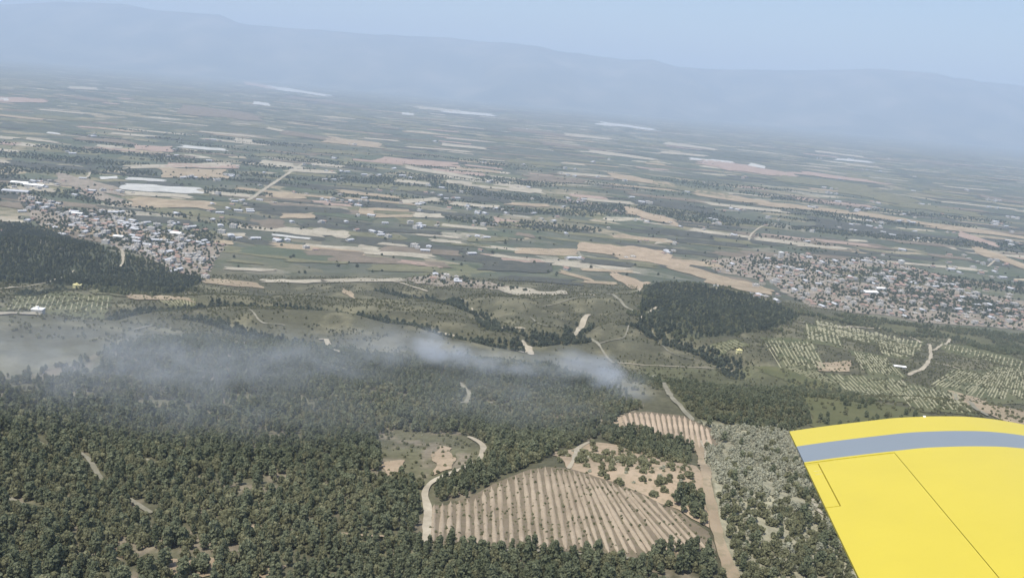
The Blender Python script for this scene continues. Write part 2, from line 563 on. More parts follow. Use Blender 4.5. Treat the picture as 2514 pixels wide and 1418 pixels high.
def field_quad(corners, mat, lift=0.3, wob=0.12, name='field', world_c=None):
    """corners: photo pixels TL, TR, BR, BL -> sheet draped on the terrain, with uneven edges"""
    _fid[0] += 1
    k = _fid[0]
    c = world_c if world_c is not None else on_ground([p[0] for p in corners], [p[1] for p in corners])[:, :2]
    w = max(np.linalg.norm(c[1] - c[0]), np.linalg.norm(c[2] - c[3]))
    h = max(np.linalg.norm(c[3] - c[0]), np.linalg.norm(c[2] - c[1]))
    near = c[:, 1].min()
    cell = max(2.0, near * 0.008)
    n = int(np.clip(w / cell, 8, 60)); m = int(np.clip(h / cell, 5, 40))
    s = np.linspace(0, 1, n)[None, :, None]; t = np.linspace(0, 1, m)[:, None, None]
    # ragged outline
    e = lambda q, sd: (vnoise(q.ravel() * 5.3, q.ravel() * 0 + k * 3.7, 1.0, sd).reshape(q.shape) - 0.5) * wob
    t2 = t + e(s, 1) * (1 - t) + e(s, 2) * t
    s2 = s + e(t, 3) * (1 - s) * 0.7 + e(t, 4) * s * 0.7
    P = (c[0] * (1 - s2) + c[1] * s2) * (1 - t2) + (c[3] * (1 - s2) + c[2] * s2) * t2
    o = grid_mesh(name, drape(P, lift + 0.0006 * k), M[mat])
    tag(o, kind='structure')
    return o


def streak(u0, v0, u1, v1, th, mat, lift=0.3):
    """a field that the photograph shows as a long flat streak of thickness th (photo pixels)"""
    sk = (u1 - u0) * 0.06
    h = th / 2
    return field_quad([(u0 + sk, v0 - h), (u1 - sk, v1 - h), (u1, v1 + h), (u0 - sk * 0.3, v0 + h)], mat, lift, 0.3)


def poly_sheet(poly, mat, lift, name='field', cell=3.0):
    """general outline: grid cells whose centre falls inside the outline"""
    w = on_ground([p[0] for p in poly], [p[1] for p in poly])[:, :2]
    wp = [tuple(q) for q in w]
    # rounded outline with a little waviness
    pts = []
    for i in range(len(wp)):
        a = np.array(wp[i]); b = np.array(wp[(i + 1) % len(wp)])
        L = np.linalg.norm(b - a); kk = max(1, int(L / cell))
        for j in range(kk):
            pts.append(a + (b - a) * j / kk)
    pts = np.array(pts)
    pts += (np.stack([vnoise(pts[:, 0], pts[:, 1], 9, 3), vnoise(pts[:, 0], pts[:, 1], 9, 8)], 1) - 0.5) * cell * 1.2
    bm = bmesh.new()
    vs = [bm.verts.new((p[0], p[1], 0)) for p in pts]
    bm.faces.new(vs)
    bmesh.ops.triangulate(bm, faces=bm.faces[:])
    for it in range(7):
        long = [e for e in bm.edges if e.calc_length() > cell * 1.6]
        if not long: break
        bmesh.ops.subdivide_edges(bm, edges=long, cuts=1)
        bmesh.ops.triangulate(bm, faces=bm.faces[:])
    co = np.array([v.co[:] for v in bm.verts])
    z = drape(co[:, :2], lift)
    for v, q in zip(bm.verts, z): v.co = q
    for f in bm.faces:
        f.smooth = True
        if f.normal.z < 0: f.normal_flip()
    me = bpy.data.meshes.new(name); bm.to_mesh(me); bm.free()
    me.materials.append(M[mat])
    o = bpy.data.objects.new(name, me); COL.objects.link(o)
    tag(o, kind='structure')
    return o


TRACK_PX = []


def track(px, width, mat, lift=0.55, name='dirt_track', step=None):
    w = on_ground([p[0] for p in px], [p[1] for p in px])[:, :2]
    TRACK_PX.append((w, width))
    # Catmull-Rom through the points
    pts = []
    Q = np.vstack([2 * w[0] - w[1], w, 2 * w[-1] - w[-2]])
    for i in range(1, len(Q) - 2):
        L = np.linalg.norm(Q[i + 1] - Q[i]); kk = int(np.clip(L / max(1.2, w[0, 1] * 0.004), 4, 60))
        for j in range(kk):
            t = j / kk
            a, b, c, d = Q[i - 1], Q[i], Q[i + 1], Q[i + 2]
            pts.append(0.5 * (2 * b + (c - a) * t + (2 * a - 5 * b + 4 * c - d) * t * t + (3 * b - a - 3 * c + d) * t ** 3))
    pts.append(w[-1])
    pts = np.array(pts)
    tan = np.gradient(pts, axis=0)
    tan /= np.linalg.norm(tan, axis=1)[:, None] + 1e-9
    nor = np.stack([-tan[:, 1], tan[:, 0]], 1)
    ww = width * (0.35 + 0.85 * fbm(pts[:, 0], pts[:, 1], 12, 5, 3))[:, None]
    ww[0] *= 0.4; ww[-1] *= 0.4
    s = np.linspace(-0.5, 0.5, 4)
    P = pts[:, None, :] + nor[:, None, :] * (s[None, :, None] * ww[:, :, None])
    o = grid_mesh(name, drape(P[:, ::-1], lift), M[mat])
    tag(o, kind='structure')
    return o


STREAKS = [
    # far plain, pale through the haze
    (160, 114, 300, 122, 6, 'white'), (265, 126, 420, 144, 7, 'pink'), (600, 204, 680, 218, 7, 'pink'), (655, 214, 812, 236, 6, 'white'),
    (-40, 243, 118, 249, 11, 'pink'), (-20, 242, 22, 245, 7, 'white'), (620, 253, 664, 258, 7, 'white'), (1020, 264, 1130, 274, 6, 'pale'), (1080, 272, 1222, 284, 6, 'white'),
    (985, 279, 1018, 282, 5, 'white'), (1470, 303, 1612, 319, 6, 'white'), (330, 240, 520, 257, 7, 'olive'), (440, 268, 640, 290, 20, 'brown'), (655, 315, 716, 325, 5, 'pale'),
    (330, 362, 422, 367, 13, 'pink'), (440, 360, 556, 369, 6, 'white'), (168, 215, 240, 219, 6, 'pale'), (180, 240, 262, 248, 7, 'brown'), (640, 187, 676, 190, 5, 'white'),
    (570, 160, 620, 165, 5, 'pale'), (670, 121, 720, 124, 5, 'pale'), (570, 185, 790, 212, 6, 'olive'), (330, 205, 520, 225, 6, 'olive'),
    (700, 238, 900, 262, 6, 'brown'), (820, 280, 960, 300, 7, 'olive'), (930, 300, 1100, 318, 6, 'olive'), (80, 285, 240, 298, 7, 'olive'), (-20, 292, 130, 302, 6, 'olive'),
    (60, 340, 150, 352, 5, 'pale'), (115, 326, 148, 330, 4, 'white'), (190, 340, 330, 352, 8, 'brown'), (575, 342, 620, 348, 7, 'pale'), (690, 325, 830, 345, 9, 'brown'),
    (800, 343, 945, 360, 14, 'tan'), (760, 370, 900, 378, 9, 'olive'), (870, 385, 980, 390, 12, 'green'), (640, 398, 725, 407, 9, 'pale'), (625, 380, 760, 388, 8, 'olive'),
    (700, 418, 830, 424, 8, 'pale'), (1080, 355, 1200, 366, 6, 'pale'), (1180, 340, 1330, 356, 6, 'olive'), (1250, 318, 1420, 336, 6, 'brown'), (1380, 330, 1500, 342, 5, 'pale'),
    (1430, 370, 1610, 392, 7, 'pale'), (1330, 352, 1480, 368, 6, 'brown'), (1520, 345, 1640, 360, 6, 'olive'), (1630, 352, 1760, 368, 6, 'pale'),
    (1620, 374, 1740, 384, 5, 'pale'), (1240, 395, 1390, 408, 8, 'olive'), (1370, 425, 1500, 434, 6, 'pale'), (1280, 440, 1440, 448, 7, 'brown'),
    # middle plain
    (300, 412, 592, 404, 9, 'pale'), (400, 406, 585, 409, 10, 'pink'), (385, 424, 560, 427, 22, 'tan'), (306, 439, 406, 444, 6, 'white'), (245, 438, 290, 436, 6, 'white'),
    (295, 458, 500, 470, 15, 'white'), (300, 474, 480, 484, 9, 'pale'), (315, 496, 525, 504, 22, 'tan'), (395, 518, 520, 526, 14, 'olive'), (520, 475, 622, 482, 7, 'pale'),
    (655, 480, 755, 483, 10, 'tan'), (690, 532, 772, 530, 12, 'tan'), (610, 548, 700, 550, 20, 'brown'), (770, 568, 858, 577, 17, 'pale'), (662, 577, 766, 587, 5, 'white'),
    (545, 576, 605, 578, 8, 'pale'), (825, 470, 985, 486, 7, 'tan'), (830, 452, 970, 462, 8, 'olive'), (968, 444, 1058, 452, 7, 'pale'), (972, 462, 1052, 466, 11, 'olive'),
    (982, 496, 1080, 490, 9, 'pale'), (880, 518, 920, 524, 16, 'tan'), (905, 514, 1010, 518, 6, 'tan'), (915, 532, 1015, 531, 6, 'tan'), (1015, 528, 1088, 531, 11, 'pale'),
    (915, 392, 1130, 406, 13, 'pink'), (1000, 412, 1172, 438, 7, 'pale'), (1095, 446, 1162, 452, 9, 'pale'), (1085, 553, 1200, 563, 7, 'pale'), (1210, 540, 1275, 549, 12, 'pink'),
    (1105, 500, 1230, 509, 7, 'pale'), (1245, 463, 1335, 471, 11, 'pale'), (1240, 500, 1350, 505, 7, 'tan'), (1055, 590, 1142, 597, 7, 'pale'), (930, 598, 1000, 604, 5, 'pale'),
    (1150, 588, 1252, 588, 11, 'olive'), (1265, 573, 1315, 582, 8, 'brown'), (750, 618, 905, 628, 16, 'brown'), (930, 610, 1130, 622, 12, 'brown'), (820, 634, 1100, 650, 14, 'brown'), (880, 606, 932, 614, 12, 'pale'),
    (905, 656, 1090, 664, 17, 'olive'), (980, 642, 1090, 656, 7, 'pink'), (1205, 626, 1310, 640, 6, 'pale'), (1260, 617, 1415, 620, 15, 'tan'), (1415, 606, 1520, 612, 20, 'peach'),
    (1455, 610, 1640, 624, 22, 'peach'), (1540, 628, 1700, 652, 18, 'peach'), (1640, 652, 1800, 690, 18, 'tan'), (1740, 686, 1900, 718, 20, 'tan'),
    (1372, 666, 1462, 690, 7, 'tan'), (1430, 662, 1560, 668, 7, 'tan'), (1500, 672, 1606, 702, 11, 'peach'), (1430, 692, 1512, 697, 6, 'tan'), (1220, 548, 1320, 552, 8, 'olive'),
    (500, 690, 642, 702, 14, 'tan'), (420, 682, 500, 688, 7, 'pale'), (150, 572, 272, 592, 14, 'brown'), (-40, 536, 72, 546, 8, 'pale'), (-20, 500, 60, 506, 14, 'brown'),
    (20, 462, 135, 468, 9, 'pale'), (90, 448, 145, 456, 7, 'pale'), (140, 440, 300, 470, 26, 'town'), (200, 470, 310, 500, 18, 'town'), (-30, 392, 100, 412, 7, 'pale'),
    (560, 598, 545, 596, 8, 'tan'), (525, 595, 572, 597, 9, 'tan'), (640, 690, 800, 690, 7, 'pale'), (700, 640, 860, 646, 6, 'olive'), (560, 640, 650, 648, 6, 'olive'),
    (550, 660, 680, 664, 6, 'pale'), (1020, 576, 1130, 584, 5, 'pale'), (1100, 600, 1200, 604, 5, 'olive'),
    # right-hand plain
    (1488, 430, 1660, 456, 11, 'tan'), (1600, 452, 1800, 482, 13, 'olive'), (1700, 474, 1900, 500, 11, 'tan'), (1850, 498, 2110, 524, 9, 'tan'), (2080, 520, 2320, 556, 9, 'tan'),
    (2290, 554, 2560, 590, 9, 'tan'), (1715, 398, 1860, 414, 14, 'pink'), (1780, 412, 1972, 432, 13, 'pink'), (1690, 390, 1800, 399, 5, 'white'), (1838, 404, 1880, 412, 7, 'white'),
    (1960, 424, 2190, 452, 7, 'pink'), (2045, 391, 2142, 399, 5, 'white'), (1900, 436, 2150, 462, 14, 'olive'), (2040, 462, 2260, 498, 20, 'olive'), (2200, 500, 2420, 530, 12, 'olive'),
    (1535, 516, 1662, 548, 15, 'peach'), (1690, 564, 1852, 584, 7, 'pale'), (1850, 586, 2000, 602, 8, 'pale'), (1960, 602, 2090, 612, 6, 'pale'), (2350, 574, 2450, 602, 11, 'pink'),
    (2390, 612, 2560, 668, 15, 'tan'), (1512, 580, 1655, 594, 10, 'tan'), (1610, 596, 1650, 592, 7, 'pale'), (2130, 560, 2180, 566, 5, 'pale'), (2080, 590, 2130, 594, 5, 'pale'),
    (2330, 430, 2460, 446, 5, 'olive'), (2260, 470, 2400, 488, 6, 'olive'), (2180, 372, 2300, 390, 5, 'olive'), (2080, 432, 2180, 448, 6, 'olive'), (2400, 480, 2514, 500, 6, 'brown'),
    (1900, 350, 2060, 372, 5, 'olive'), (2000, 372, 2120, 386, 4, 'pale'), (1440, 490, 1560, 500, 6, 'pale'), (1380, 540, 1500, 552, 6, 'olive'),
    # dark crops that set off the pale ones
    (590, 500, 700, 512, 10, 'dark'), (640, 510, 860, 518, 12, 'dark'), (320, 536, 480, 548, 14, 'dark'), (860, 560, 1080, 572, 8, 'dark'), (1160, 470, 1250, 490, 22, 'dark'),
    (1180, 650, 1360, 660, 26, 'dark'), (1230, 682, 1420, 694, 12, 'dark'), (1430, 640, 1560, 652, 12, 'dark'), (1660, 590, 1830, 604, 10, 'dark'), (1560, 490, 1760, 520, 16, 'dark'),
    (1980, 545, 2240, 580, 22, 'dark'), (0, 400, 240, 420, 12, 'dark'), (560, 540, 640, 552, 8, 'dark'),
    # hill country
    (300, 728, 472, 738, 13, 'tan'), (218, 716, 306, 722, 12, 'olive'), (-30, 772, 102, 772, 7, 'pale'), (800, 690, 1000, 688, 7, 'pale'), (1010, 690, 1205, 698, 12, 'town'),
    (840, 715, 870, 728, 12, 'tan'), (1225, 708, 1400, 720, 7, 'pale'),
]
# further parcels between those, laid along the same field grid
g2 = random.Random(5)
for _ in range(680):
    y = 1650 * (14000 / 1650) ** g2.random(); x = g2.uniform(-0.62, 0.62) * y
    L = g2.uniform(30, 110) * (1 + y / 7000); B_ = g2.uniform(9, 34) * (1 + y / 7000); an = -0.10 + g2.gauss(0, 0.10)
    ex = np.array([math.cos(an), math.sin(an)]); ey = np.array([-math.sin(an + 0.25), math.cos(an + 0.25)])
    cc = np.array([x, y])
    mt = g2.choices(['olive', 'brown', 'pale', 'tan', 'dark', 'green', 'pink'], [4, 4, 3, 2.2, 3, 3, 1] if y > 2900 else [3, 2.2, 0.9, 0.7, 7, 1.6, 0.2])[0]
    q = np.array([cc - ex * L + ey * B_, cc + ex * L + ey * B_, cc + ex * L - ey * B_, cc - ex * L - ey * B_])
    az_ = x / y
    if y - B_ < np.interp(az_, [-0.6, -0.39, -0.2, 0, 0.23, 0.48, 0.6], [1340, 1380, 1500, 1600, 1680, 1500, 1450]) + 60: continue
    field_quad(None, mt, 0.1, 0.25, world_c=q)
# very grazing or very far streaks would lie beyond the plain: keep those that meet it
for st in STREAKS:
    if st[2] - st[0] < 4: continue
    streak(*st)

poly_sheet([(1850, 900), (1930, 905), (2040, 940), (2130, 985), (2250, 1010), (2330, 1035), (2200, 1080), (1995, 1060), (1975, 985), (1930, 935)], 'grass', 0.3, cell=5)
poly_sheet([(2330, 958), (2420, 985), (2560, 1030), (2560, 1062), (2430, 1020), (2360, 990)], 'tan', 0.45, cell=4)
poly_sheet([(2002, 888), (2090, 885), (2085, 912), (2010, 912)], 'tan', 0.4, cell=3)
poly_sheet(PEACH, 'peach', 0.3, cell=3)
for poly in ([(345, 1400), (410, 1372), (500, 1362), (545, 1380), (520, 1408), (400, 1432)], [(560, 1402), (620, 1388), (700, 1392), (650, 1422)],
             [(935, 1135), (985, 1128), (1000, 1165), (945, 1172)], [(1075, 1095), (1110, 1100), (1115, 1150), (1070, 1168), (1062, 1130)],
             [(235, 1320), (285, 1312), (290, 1348), (245, 1352)], [(285, 1350), (340, 1362), (350, 1390), (310, 1385)],
             [(1500, 1022), (1535, 1020), (1530, 1050), (1502, 1050)]):
    poly_sheet(poly, 'peach' if poly[0][1] > 1000 and poly[0][0] != 235 else 'tan', 0.3, 'bare_soil', 2.5)
for poly in ([(1960, 1180), (1990, 1175), (2050, 1280), (2000, 1250)], [(1700, 1085), (1740, 1080), (1752, 1110), (1720, 1130)]):
    poly_sheet(poly, 'pale', 0.35, 'bare_soil', 2.5)

TRACKS = [
    ([(1150, 1073), (1180, 1090), (1186, 1106), (1168, 1138), (1110, 1162), (1062, 1184), (1043, 1212), (1050, 1256), (1046, 1335)], 3.6, 'track'),
    ([(1606, 922), (1640, 962), (1672, 1000), (1702, 1034)], 4.5, 'track_grey'),
    ([(1396, 1153), (1408, 1130), (1418, 1104), (1448, 1085)], 2.6, 'track'),
    ([(1700, 1070), (1718, 1110), (1735, 1180), (1750, 1260), (1768, 1335), (1800, 1425)], 5.5, 'tan'),
    ([(1408, 826), (1428, 802), (1446, 772)], 9, 'track'), ([(1284, 836), (1296, 852), (1304, 872)], 8, 'track'), ([(782, 834), (806, 846), (834, 870)], 6, 'track'),
    ([(1572, 782), (1592, 770), (1614, 754)], 5, 'track'), ([(1452, 832), (1476, 856), (1502, 890)], 3.5, 'track_grey'),
    ([(1158, 756), (1180, 784), (1236, 806), (1290, 808)], 3.5, 'track'), ([(1500, 890), (1600, 898), (1700, 902), (1800, 910)], 2, 'track'),
    ([(1416, 612), (1440, 645), (1505, 666)], 7, 'track_grey'), ([(1838, 590), (1848, 572), (1880, 553), (1926, 559)], 7, 'track'),
    ([(2230, 922), (2272, 898), (2284, 866), (2256, 838), (2150, 806), (1958, 790)], 5, 'track'), ([(2284, 862), (2306, 850), (2332, 832)], 5, 'track'),
    ([(2290, 890), (2320, 896), (2354, 906)], 4, 'track'), ([(2342, 968), (2386, 994), (2424, 1022)], 4, 'track_grey'),
    ([(-20, 714), (60, 704), (128, 690), (182, 664)], 4, 'track'), ([(150, 404), (200, 410), (220, 424), (205, 440), (140, 458)], 8, 'track'),
    ([(72, 1078), (130, 1100), (200, 1115), (242, 1168), (262, 1190)], 2.2, 'track_grey'), ([(316, 1226), (345, 1245), (372, 1262)], 2.4, 'track_grey'), ([(358, 1282), (368, 1300)], 2, 'track_grey'),
    ([(0, 1215), (40, 1235), (80, 1252), (110, 1258)], 2.4, 'track_grey'), ([(1140, 995), (1152, 968), (1128, 940)], 3, 'track_grey'), ([(1118, 990), (1160, 988), (1212, 990)], 2.2, 'track_grey'),
    ([(610, 492), (660, 458), (690, 438), (745, 402)], 14, 'pale'), ([(832, 1312), (920, 1318), (1040, 1321)], 1.8, 'peach'),
    ([(1066, 1342), (1250, 1352), (1420, 1362), (1560, 1372)], 1.6, 'track_grey'), ([(640, 690), (760, 688), (900, 684), (980, 694), (1050, 716)], 5, 'track'),
    ([(1200, 706), (1400, 722), (1520, 720), (1570, 712), (1572, 700)], 6, 'track'), ([(1490, 722), (1530, 748), (1560, 765)], 5, 'track_grey'), ([(298, 612), (302, 640), (292, 655)], 6, 'track'),
    ([(360, 1128), (390, 1148)], 2, 'track_grey'), ([(612, 760), (640, 790), (700, 800)], 2.5, 'track_grey'), ([(1060, 815), (1120, 826)], 4, 'track'), ([(1230, 850), (1286, 866)], 4, 'track'),
    ([(590, 360), (610, 354)], 6, 'pale'), ([(410, 1299), (440, 1302)], 3, 'track_grey'), ([(590, 1295), (648, 1297)], 2.5, 'peach'),
    ([(2424, 655), (2460, 632), (2514, 650)], 6, 'track'), ([(1680, 440), (1900, 475), (2200, 520), (2514, 572)], 6, 'track_grey'),
    ([(330, 810), (360, 802), (420, 804)], 2, 'track_grey'), ([(1330, 752), (1400, 735), (1480, 726)], 2.5, 'track_grey'), ([(1300, 778), (1340, 800), (1400, 812)], 2, 'track_grey'),
    ([(1600, 812), (1640, 862), (1700, 882), (1790, 906)], 2, 'track_grey'), ([(1545, 800), (1530, 830), (1470, 845)], 1.8, 'track_grey'), ([(1040, 735), (1100, 740), (1150, 746)], 1.8, 'track_grey'),
]
for px, w, mt in TRACKS:
    track(px, w, mt)


# ------------------------------------------------------------------ planted fields with rows
def row_strip(p0, p1, width_px, mat, lift, parent, height=0.45, curve=0.0, name='soil_row'):
    """one raised strip of bare soil between two photo pixels, draped on the terrain"""
    k = 30
    t = np.linspace(0, 1, k)
    u = p0[0] + (p1[0] - p0[0]) * t + curve * 4 * t * (1 - t); v = p0[1] + (p1[1] - p0[1]) * t
    c = on_ground(u, v)[:, :2]
    a = on_ground(u - width_px / 2, v)[:, :2]; b = on_ground(u + width_px / 2, v)[:, :2]
    w = np.clip(np.median(np.linalg.norm(a - b, axis=1)), 0.3, 6)
    tan = np.gradient(c, axis=0); tan /= np.linalg.norm(tan, axis=1)[:, None] + 1e-9
    # width measured across the row
    nor = np.stack([-tan[:, 1], tan[:, 0]], 1)
    view = c / np.linalg.norm(c, axis=1)[:, None]
    cr = np.abs(nor[:, 0] * view[:, 1] - nor[:, 1] * view[:, 0])
    ww = (w * np.clip(cr, 0.35, 1.0) * (0.62 + 0.75 * fbm(c[:, 0], c[:, 1], 5, 5, 2)))[:, None]
    ww *= np.clip(np.minimum(t, 1 - t)[:, None] * 14, 0.25, 1)
    s = np.array([0.5, 0.34, 0.15, -0.15, -0.34, -0.5]); hh = np.array([0, 0.6, 1, 1, 0.6, 0.0])
    P = c[:, None, :] + nor[:, None, :] * (s[None, :, None] * ww[:, :, None])
    D = drape(P, lift)
    D[..., 2] += hh[None, :] * height
    o = grid_mesh(name, D, M[mat], True)
    o.parent = parent
    return o


f1 = poly_sheet(FIELD1, 'row_gap', 0.3, 'planted_field', 3)
tag(f1, 'large domed field with pale soil rows beside the winding dirt track', 'field')
del f1['kind']
ub = np.array([1060, 1150, 1305, 1380, 1455, 1580, 1700, 1762]); ut = np.array([1064, 1148, 1288, 1348, 1396, 1468, 1552, 1650])
arc_u = [1062, 1165, 1215, 1300, 1345, 1400, 1470, 1560, 1640, 1700, 1742]; arc_v = [1240, 1222, 1190, 1153, 1146, 1153, 1176, 1205, 1248, 1283, 1310]
bot_u = [1045, 1200, 1400, 1560, 1765]; bot_v = [1335, 1345, 1357, 1368, 1377]
for k, b in enumerate(np.arange(1062, 1760, 21.8)):
    tu = float(np.interp(b, ub, ut)); tv = float(np.interp(tu, arc_u, arc_v)) + 3 + random.uniform(-2, 3)
    bv = float(np.interp(b, bot_u, bot_v)) - 3 - random.uniform(0, 5)
    row_strip((tu, tv), (b + random.uniform(-3, 3), bv), 11.5, 'row_soil', 0.32, f1, 0.4, random.uniform(-1.5, 3.5))

f2 = poly_sheet(FIELD2, 'row_gap', 0.3, 'planted_field', 3)
tag(f2, 'small peach coloured field with upright soil rows below the grey track', 'field')
del f2['kind']
top2 = ([1528, 1540, 1600, 1680, 1740], [1022, 1013, 1013, 1022, 1053]); bot2 = ([1528, 1600, 1660, 1705, 1758], [1051, 1065, 1087, 1106, 1092])
for b in np.arange(1538, 1752, 13.5):
    tu = b - 6
    row_strip((tu, float(np.interp(tu, *top2)) + 2), (b + 4, float(np.interp(b, *bot2)) - 2), 8.5, 'row_peach', 0.32, f2, 0.4)

VINES = [
    ([(2030, 794), (2240, 836), (2232, 858), (2040, 824)], 17, 7, 'narrow terrace field whose rows end along the looping track', 'dark'),
    ([(1885, 838), (1985, 846), (2015, 905), (1925, 903)], 9, 6, 'sloping vineyard with pale diagonal rows left of the tan plot', None),
    ([(1985, 800), (2050, 822), (2060, 850), (1990, 838)], 6, 6, 'small patch of pale rows under the top of the looping track', None),
    ([(2058, 925), (2200, 935), (2245, 985), (2110, 975)], 13, 6, 'vineyard of broken pale rows above the bright green meadow', None),
    ([(2200, 938), (2335, 965), (2370, 1012), (2250, 1002)], 11, 6, 'vineyard of broken pale rows beside the tan strip of bare soil', None),
    ([(2440, 912), (2530, 906), (2530, 985), (2385, 972)], 15, 5, 'vineyard of fine close rows above the tan strip of bare soil', None),
    ([(2330, 846), (2490, 884), (2484, 902), (2326, 860)], 14, 6, 'long hillside plot of short row ends beyond the track fork', None),
    ([(60, 728), (245, 730), (240, 765), (40, 762)], 14, 6, 'hillside grove of short pale rows beside the white lane', None),
    ([(2160, 840), (2240, 850), (2232, 880), (2175, 872)], 8, 5, 'small plot of curved rows inside the bend of the looping track', None),
    ([(2100, 868), (2170, 880), (2210, 925), (2130, 915)], 9, 5, 'plot of broken pale rows right of the tan plot', None),
    ([(1940, 905), (2000, 912), (2060, 945), (1990, 930)], 6, 5, 'small plot of pale rows left below the tan plot', None),
    ([(2350, 912), (2440, 918), (2385, 970), (2290, 950)], 10, 5, 'plot of slanting rows below the short lane', None),
    ([(1750, 850), (1800, 838), (1830, 850), (1770, 868)], 6, 5, 'stony plot of short rows beside the yellow hut', None),
    ([(395, 735), (470, 735), (468, 752), (420, 752)], 8, 5, 'tiny plot of upright rows under the tan field', None),
]
for q, n, wpx, lab, _ in VINES:
    cq = np.mean(np.array(q, float), 0)
    q = [tuple(cq + (np.array(p) - cq) * 1.28) for p in q]; n = int(n * 1.45)
    f = poly_sheet(q, 'hill_green', 0.3, 'vineyard', 6)
    del f['kind']
    tag(f, lab, 'vineyard', 'terraced plots on the hills')
    for k in range(n):
        t = (k + 0.5) / n
        j = random.uniform(-0.12, 0.12) / n
        a = [q[0][i] * (1 - t) + q[1][i] * t for i in (0, 1)]; b = [q[3][i] * (1 - t - j) + q[2][i] * (t + j) for i in (0, 1)]
        cuts = sorted([random.uniform(0.0, 0.12)] + [random.uniform(0.25, 0.75) for _ in range(random.choice((0, 1, 1, 2)))] + [random.uniform(0.8, 1.0)])
        for s0, s1 in zip(cuts[:-1], cuts[1:]):
            s1 -= 0.06
            if s1 - s0 < 0.12: continue
            row_strip((a[0] + (b[0] - a[0]) * s0, a[1] + (b[1] - a[1]) * s0), (a[0] + (b[0] - a[0]) * s1, a[1] + (b[1] - a[1]) * s1), wpx * 0.5, 'row_vine', 0.34, f, 0.3)


# ------------------------------------------------------------------ trees
def crown_geo(seed, r, h, base, clumps, leaves, size, cone=0.0):
    """foliage as many small leaf tufts gathered in clumps; returns verts, faces"""
    g = np.random.default_rng(seed)
    V, Fc = [], []
    for i in range(clumps):
        t = (i + g.random()) / clumps                           # height in the crown
        rad = r * (1 - cone * t) * math.sqrt(max(0.05, 1 - (2 * t - 0.85) ** 2 * 0.8 * (1 - cone * 0.5)))
        an = i * 2.399 + g.random()
        q = rad * (0.35 + 0.45 * g.random())
        cc = np.array([math.cos(an) * q, math.sin(an) * q, base + t * h])
        cr = r * (0.36 + 0.22 * g.random()) * (1 - 0.5 * cone * t)
        d = g.normal(size=(leaves, 3)); d /= np.linalg.norm(d, axis=1)[:, None]
        d[:, 2] = np.where(d[:, 2] < -0.3, -d[:, 2], d[:, 2])
        pos = cc + d * cr * (0.65 + 0.45 * g.random((leaves, 1))) * np.array([1, 1, 0.8])
        for p, nn in zip(pos, d):
            nn = nn + g.normal(size=3) * 0.45; nn /= np.linalg.norm(nn)
            a = np.cross(nn, g.normal(size=3)); a /= np.linalg.norm(a); b = np.cross(nn, a)
            s = size * (0.6 + 0.8 * g.random())
            k = len(V)
            V += [p - a * s, p - b * s * 0.7 - nn * s * 0.2, p + a * s, p + b * s * 0.7 + nn * s * 0.15]
            Fc.append((k, k + 1, k + 2, k + 3))
    return V, Fc


def trunk_geo(seed, r, h, limbs=3):
    g = np.random.default_rng(seed)
    V, Fc = [], []

    def tube(p, q, ra, rb, n=6):
        p = np.array(p, float); q = np.array(q, float)
        d = q - p; d /= np.linalg.norm(d)
        a = np.cross(d, [0.3, 0.9, 0.1]); a /= np.linalg.norm(a); b = np.cross(d, a)
        k = len(V)
        for (c, rr) in ((p, ra), (q, rb)):
            for i in range(n):
                an = 2 * math.pi * i / n
                V.append(c + a * math.cos(an) * rr + b * math.sin(an) * rr)
        for i in range(n):
            Fc.append((k + i, k + (i + 1) % n, k + n + (i + 1) % n, k + n + i))
    lean = g.normal(size=2) * 0.05 * h
    mid = (lean[0] * 0.5, lean[1] * 0.3, h * 0.5)
    tube((0, 0, -0.6), mid, r, r * 0.7); tube(mid, (lean[0], lean[1], h), r * 0.7, r * 0.25)
    for i in range(limbs):
        an = i * 2.2 + g.random(); z = h * (0.4 + 0.4 * g.random()); L = h * 0.3
        tube((lean[0] * .5, lean[1] * .4, z), (math.cos(an) * L, math.sin(an) * L, z + L * 0.6), r * 0.4, r * 0.12, 5)
    return V, Fc


# kinds: name, crown radius, crown height, crown base, cone, material, label
KINDS = [
    ('pine_tree', 2.1, 4.6, 1.1, 0.25, 'pine_a', 'round topped dark green pine in the near wood', 'pine'),
    ('pine_tree', 1.7, 5.4, 1.2, 0.62, 'pine_a', 'tall pointed dark green pine in the near wood', 'pine'),
    ('pine_tree', 2.4, 4.0, 0.9, 0.1, 'pine_a', 'wide spreading dark green pine in the near wood', 'pine'),
    ('oak_tree', 2.0, 3.3, 0.6, 0.05, 'pine_b', 'bushy olive green tree with a light crown in the near wood', 'tree'),
    ('oak_tree', 1.5, 2.4, 0.4, 0.0, 'pine_b', 'small olive green shrubby tree in the near wood', 'tree'),
]
proto = bpy.data.collections.new('foliage_prototypes')
proto_far = bpy.data.collections.new('foliage_prototypes_far')
NEAR_MESH = []
for i, (nm, r, h, b, cone, mt, lab, cat) in enumerate(KINDS):
    V, Fc = crown_geo(100 + i, r, h, b, 20, 34, 0.40, cone)
    crown = mesh_obj('crown', V, Fc, M[mt], link=False)
    V2, F2 = trunk_geo(200 + i, 0.17, b + h * 0.8)
    trunk = mesh_obj('trunk', V2, F2, M['bark'], link=False)
    NEAR_MESH.append((crown.data, trunk.data))
    V, Fc = crown_geo(300 + i, r, h, b, 14, 22, 0.52, cone)
    V2, F2 = trunk_geo(200 + i, 0.17, b + h * 0.8, 2)
    o = mesh_obj('%d_%s' % (i, nm), V + V2, Fc + [tuple(j + len(V) for j in f) for f in F2], [M[mt], M['bark']], link=False)
    o.data.polygons.foreach_set('material_index', [0] * len(Fc) + [1] * len(F2))
    proto.objects.link(o)
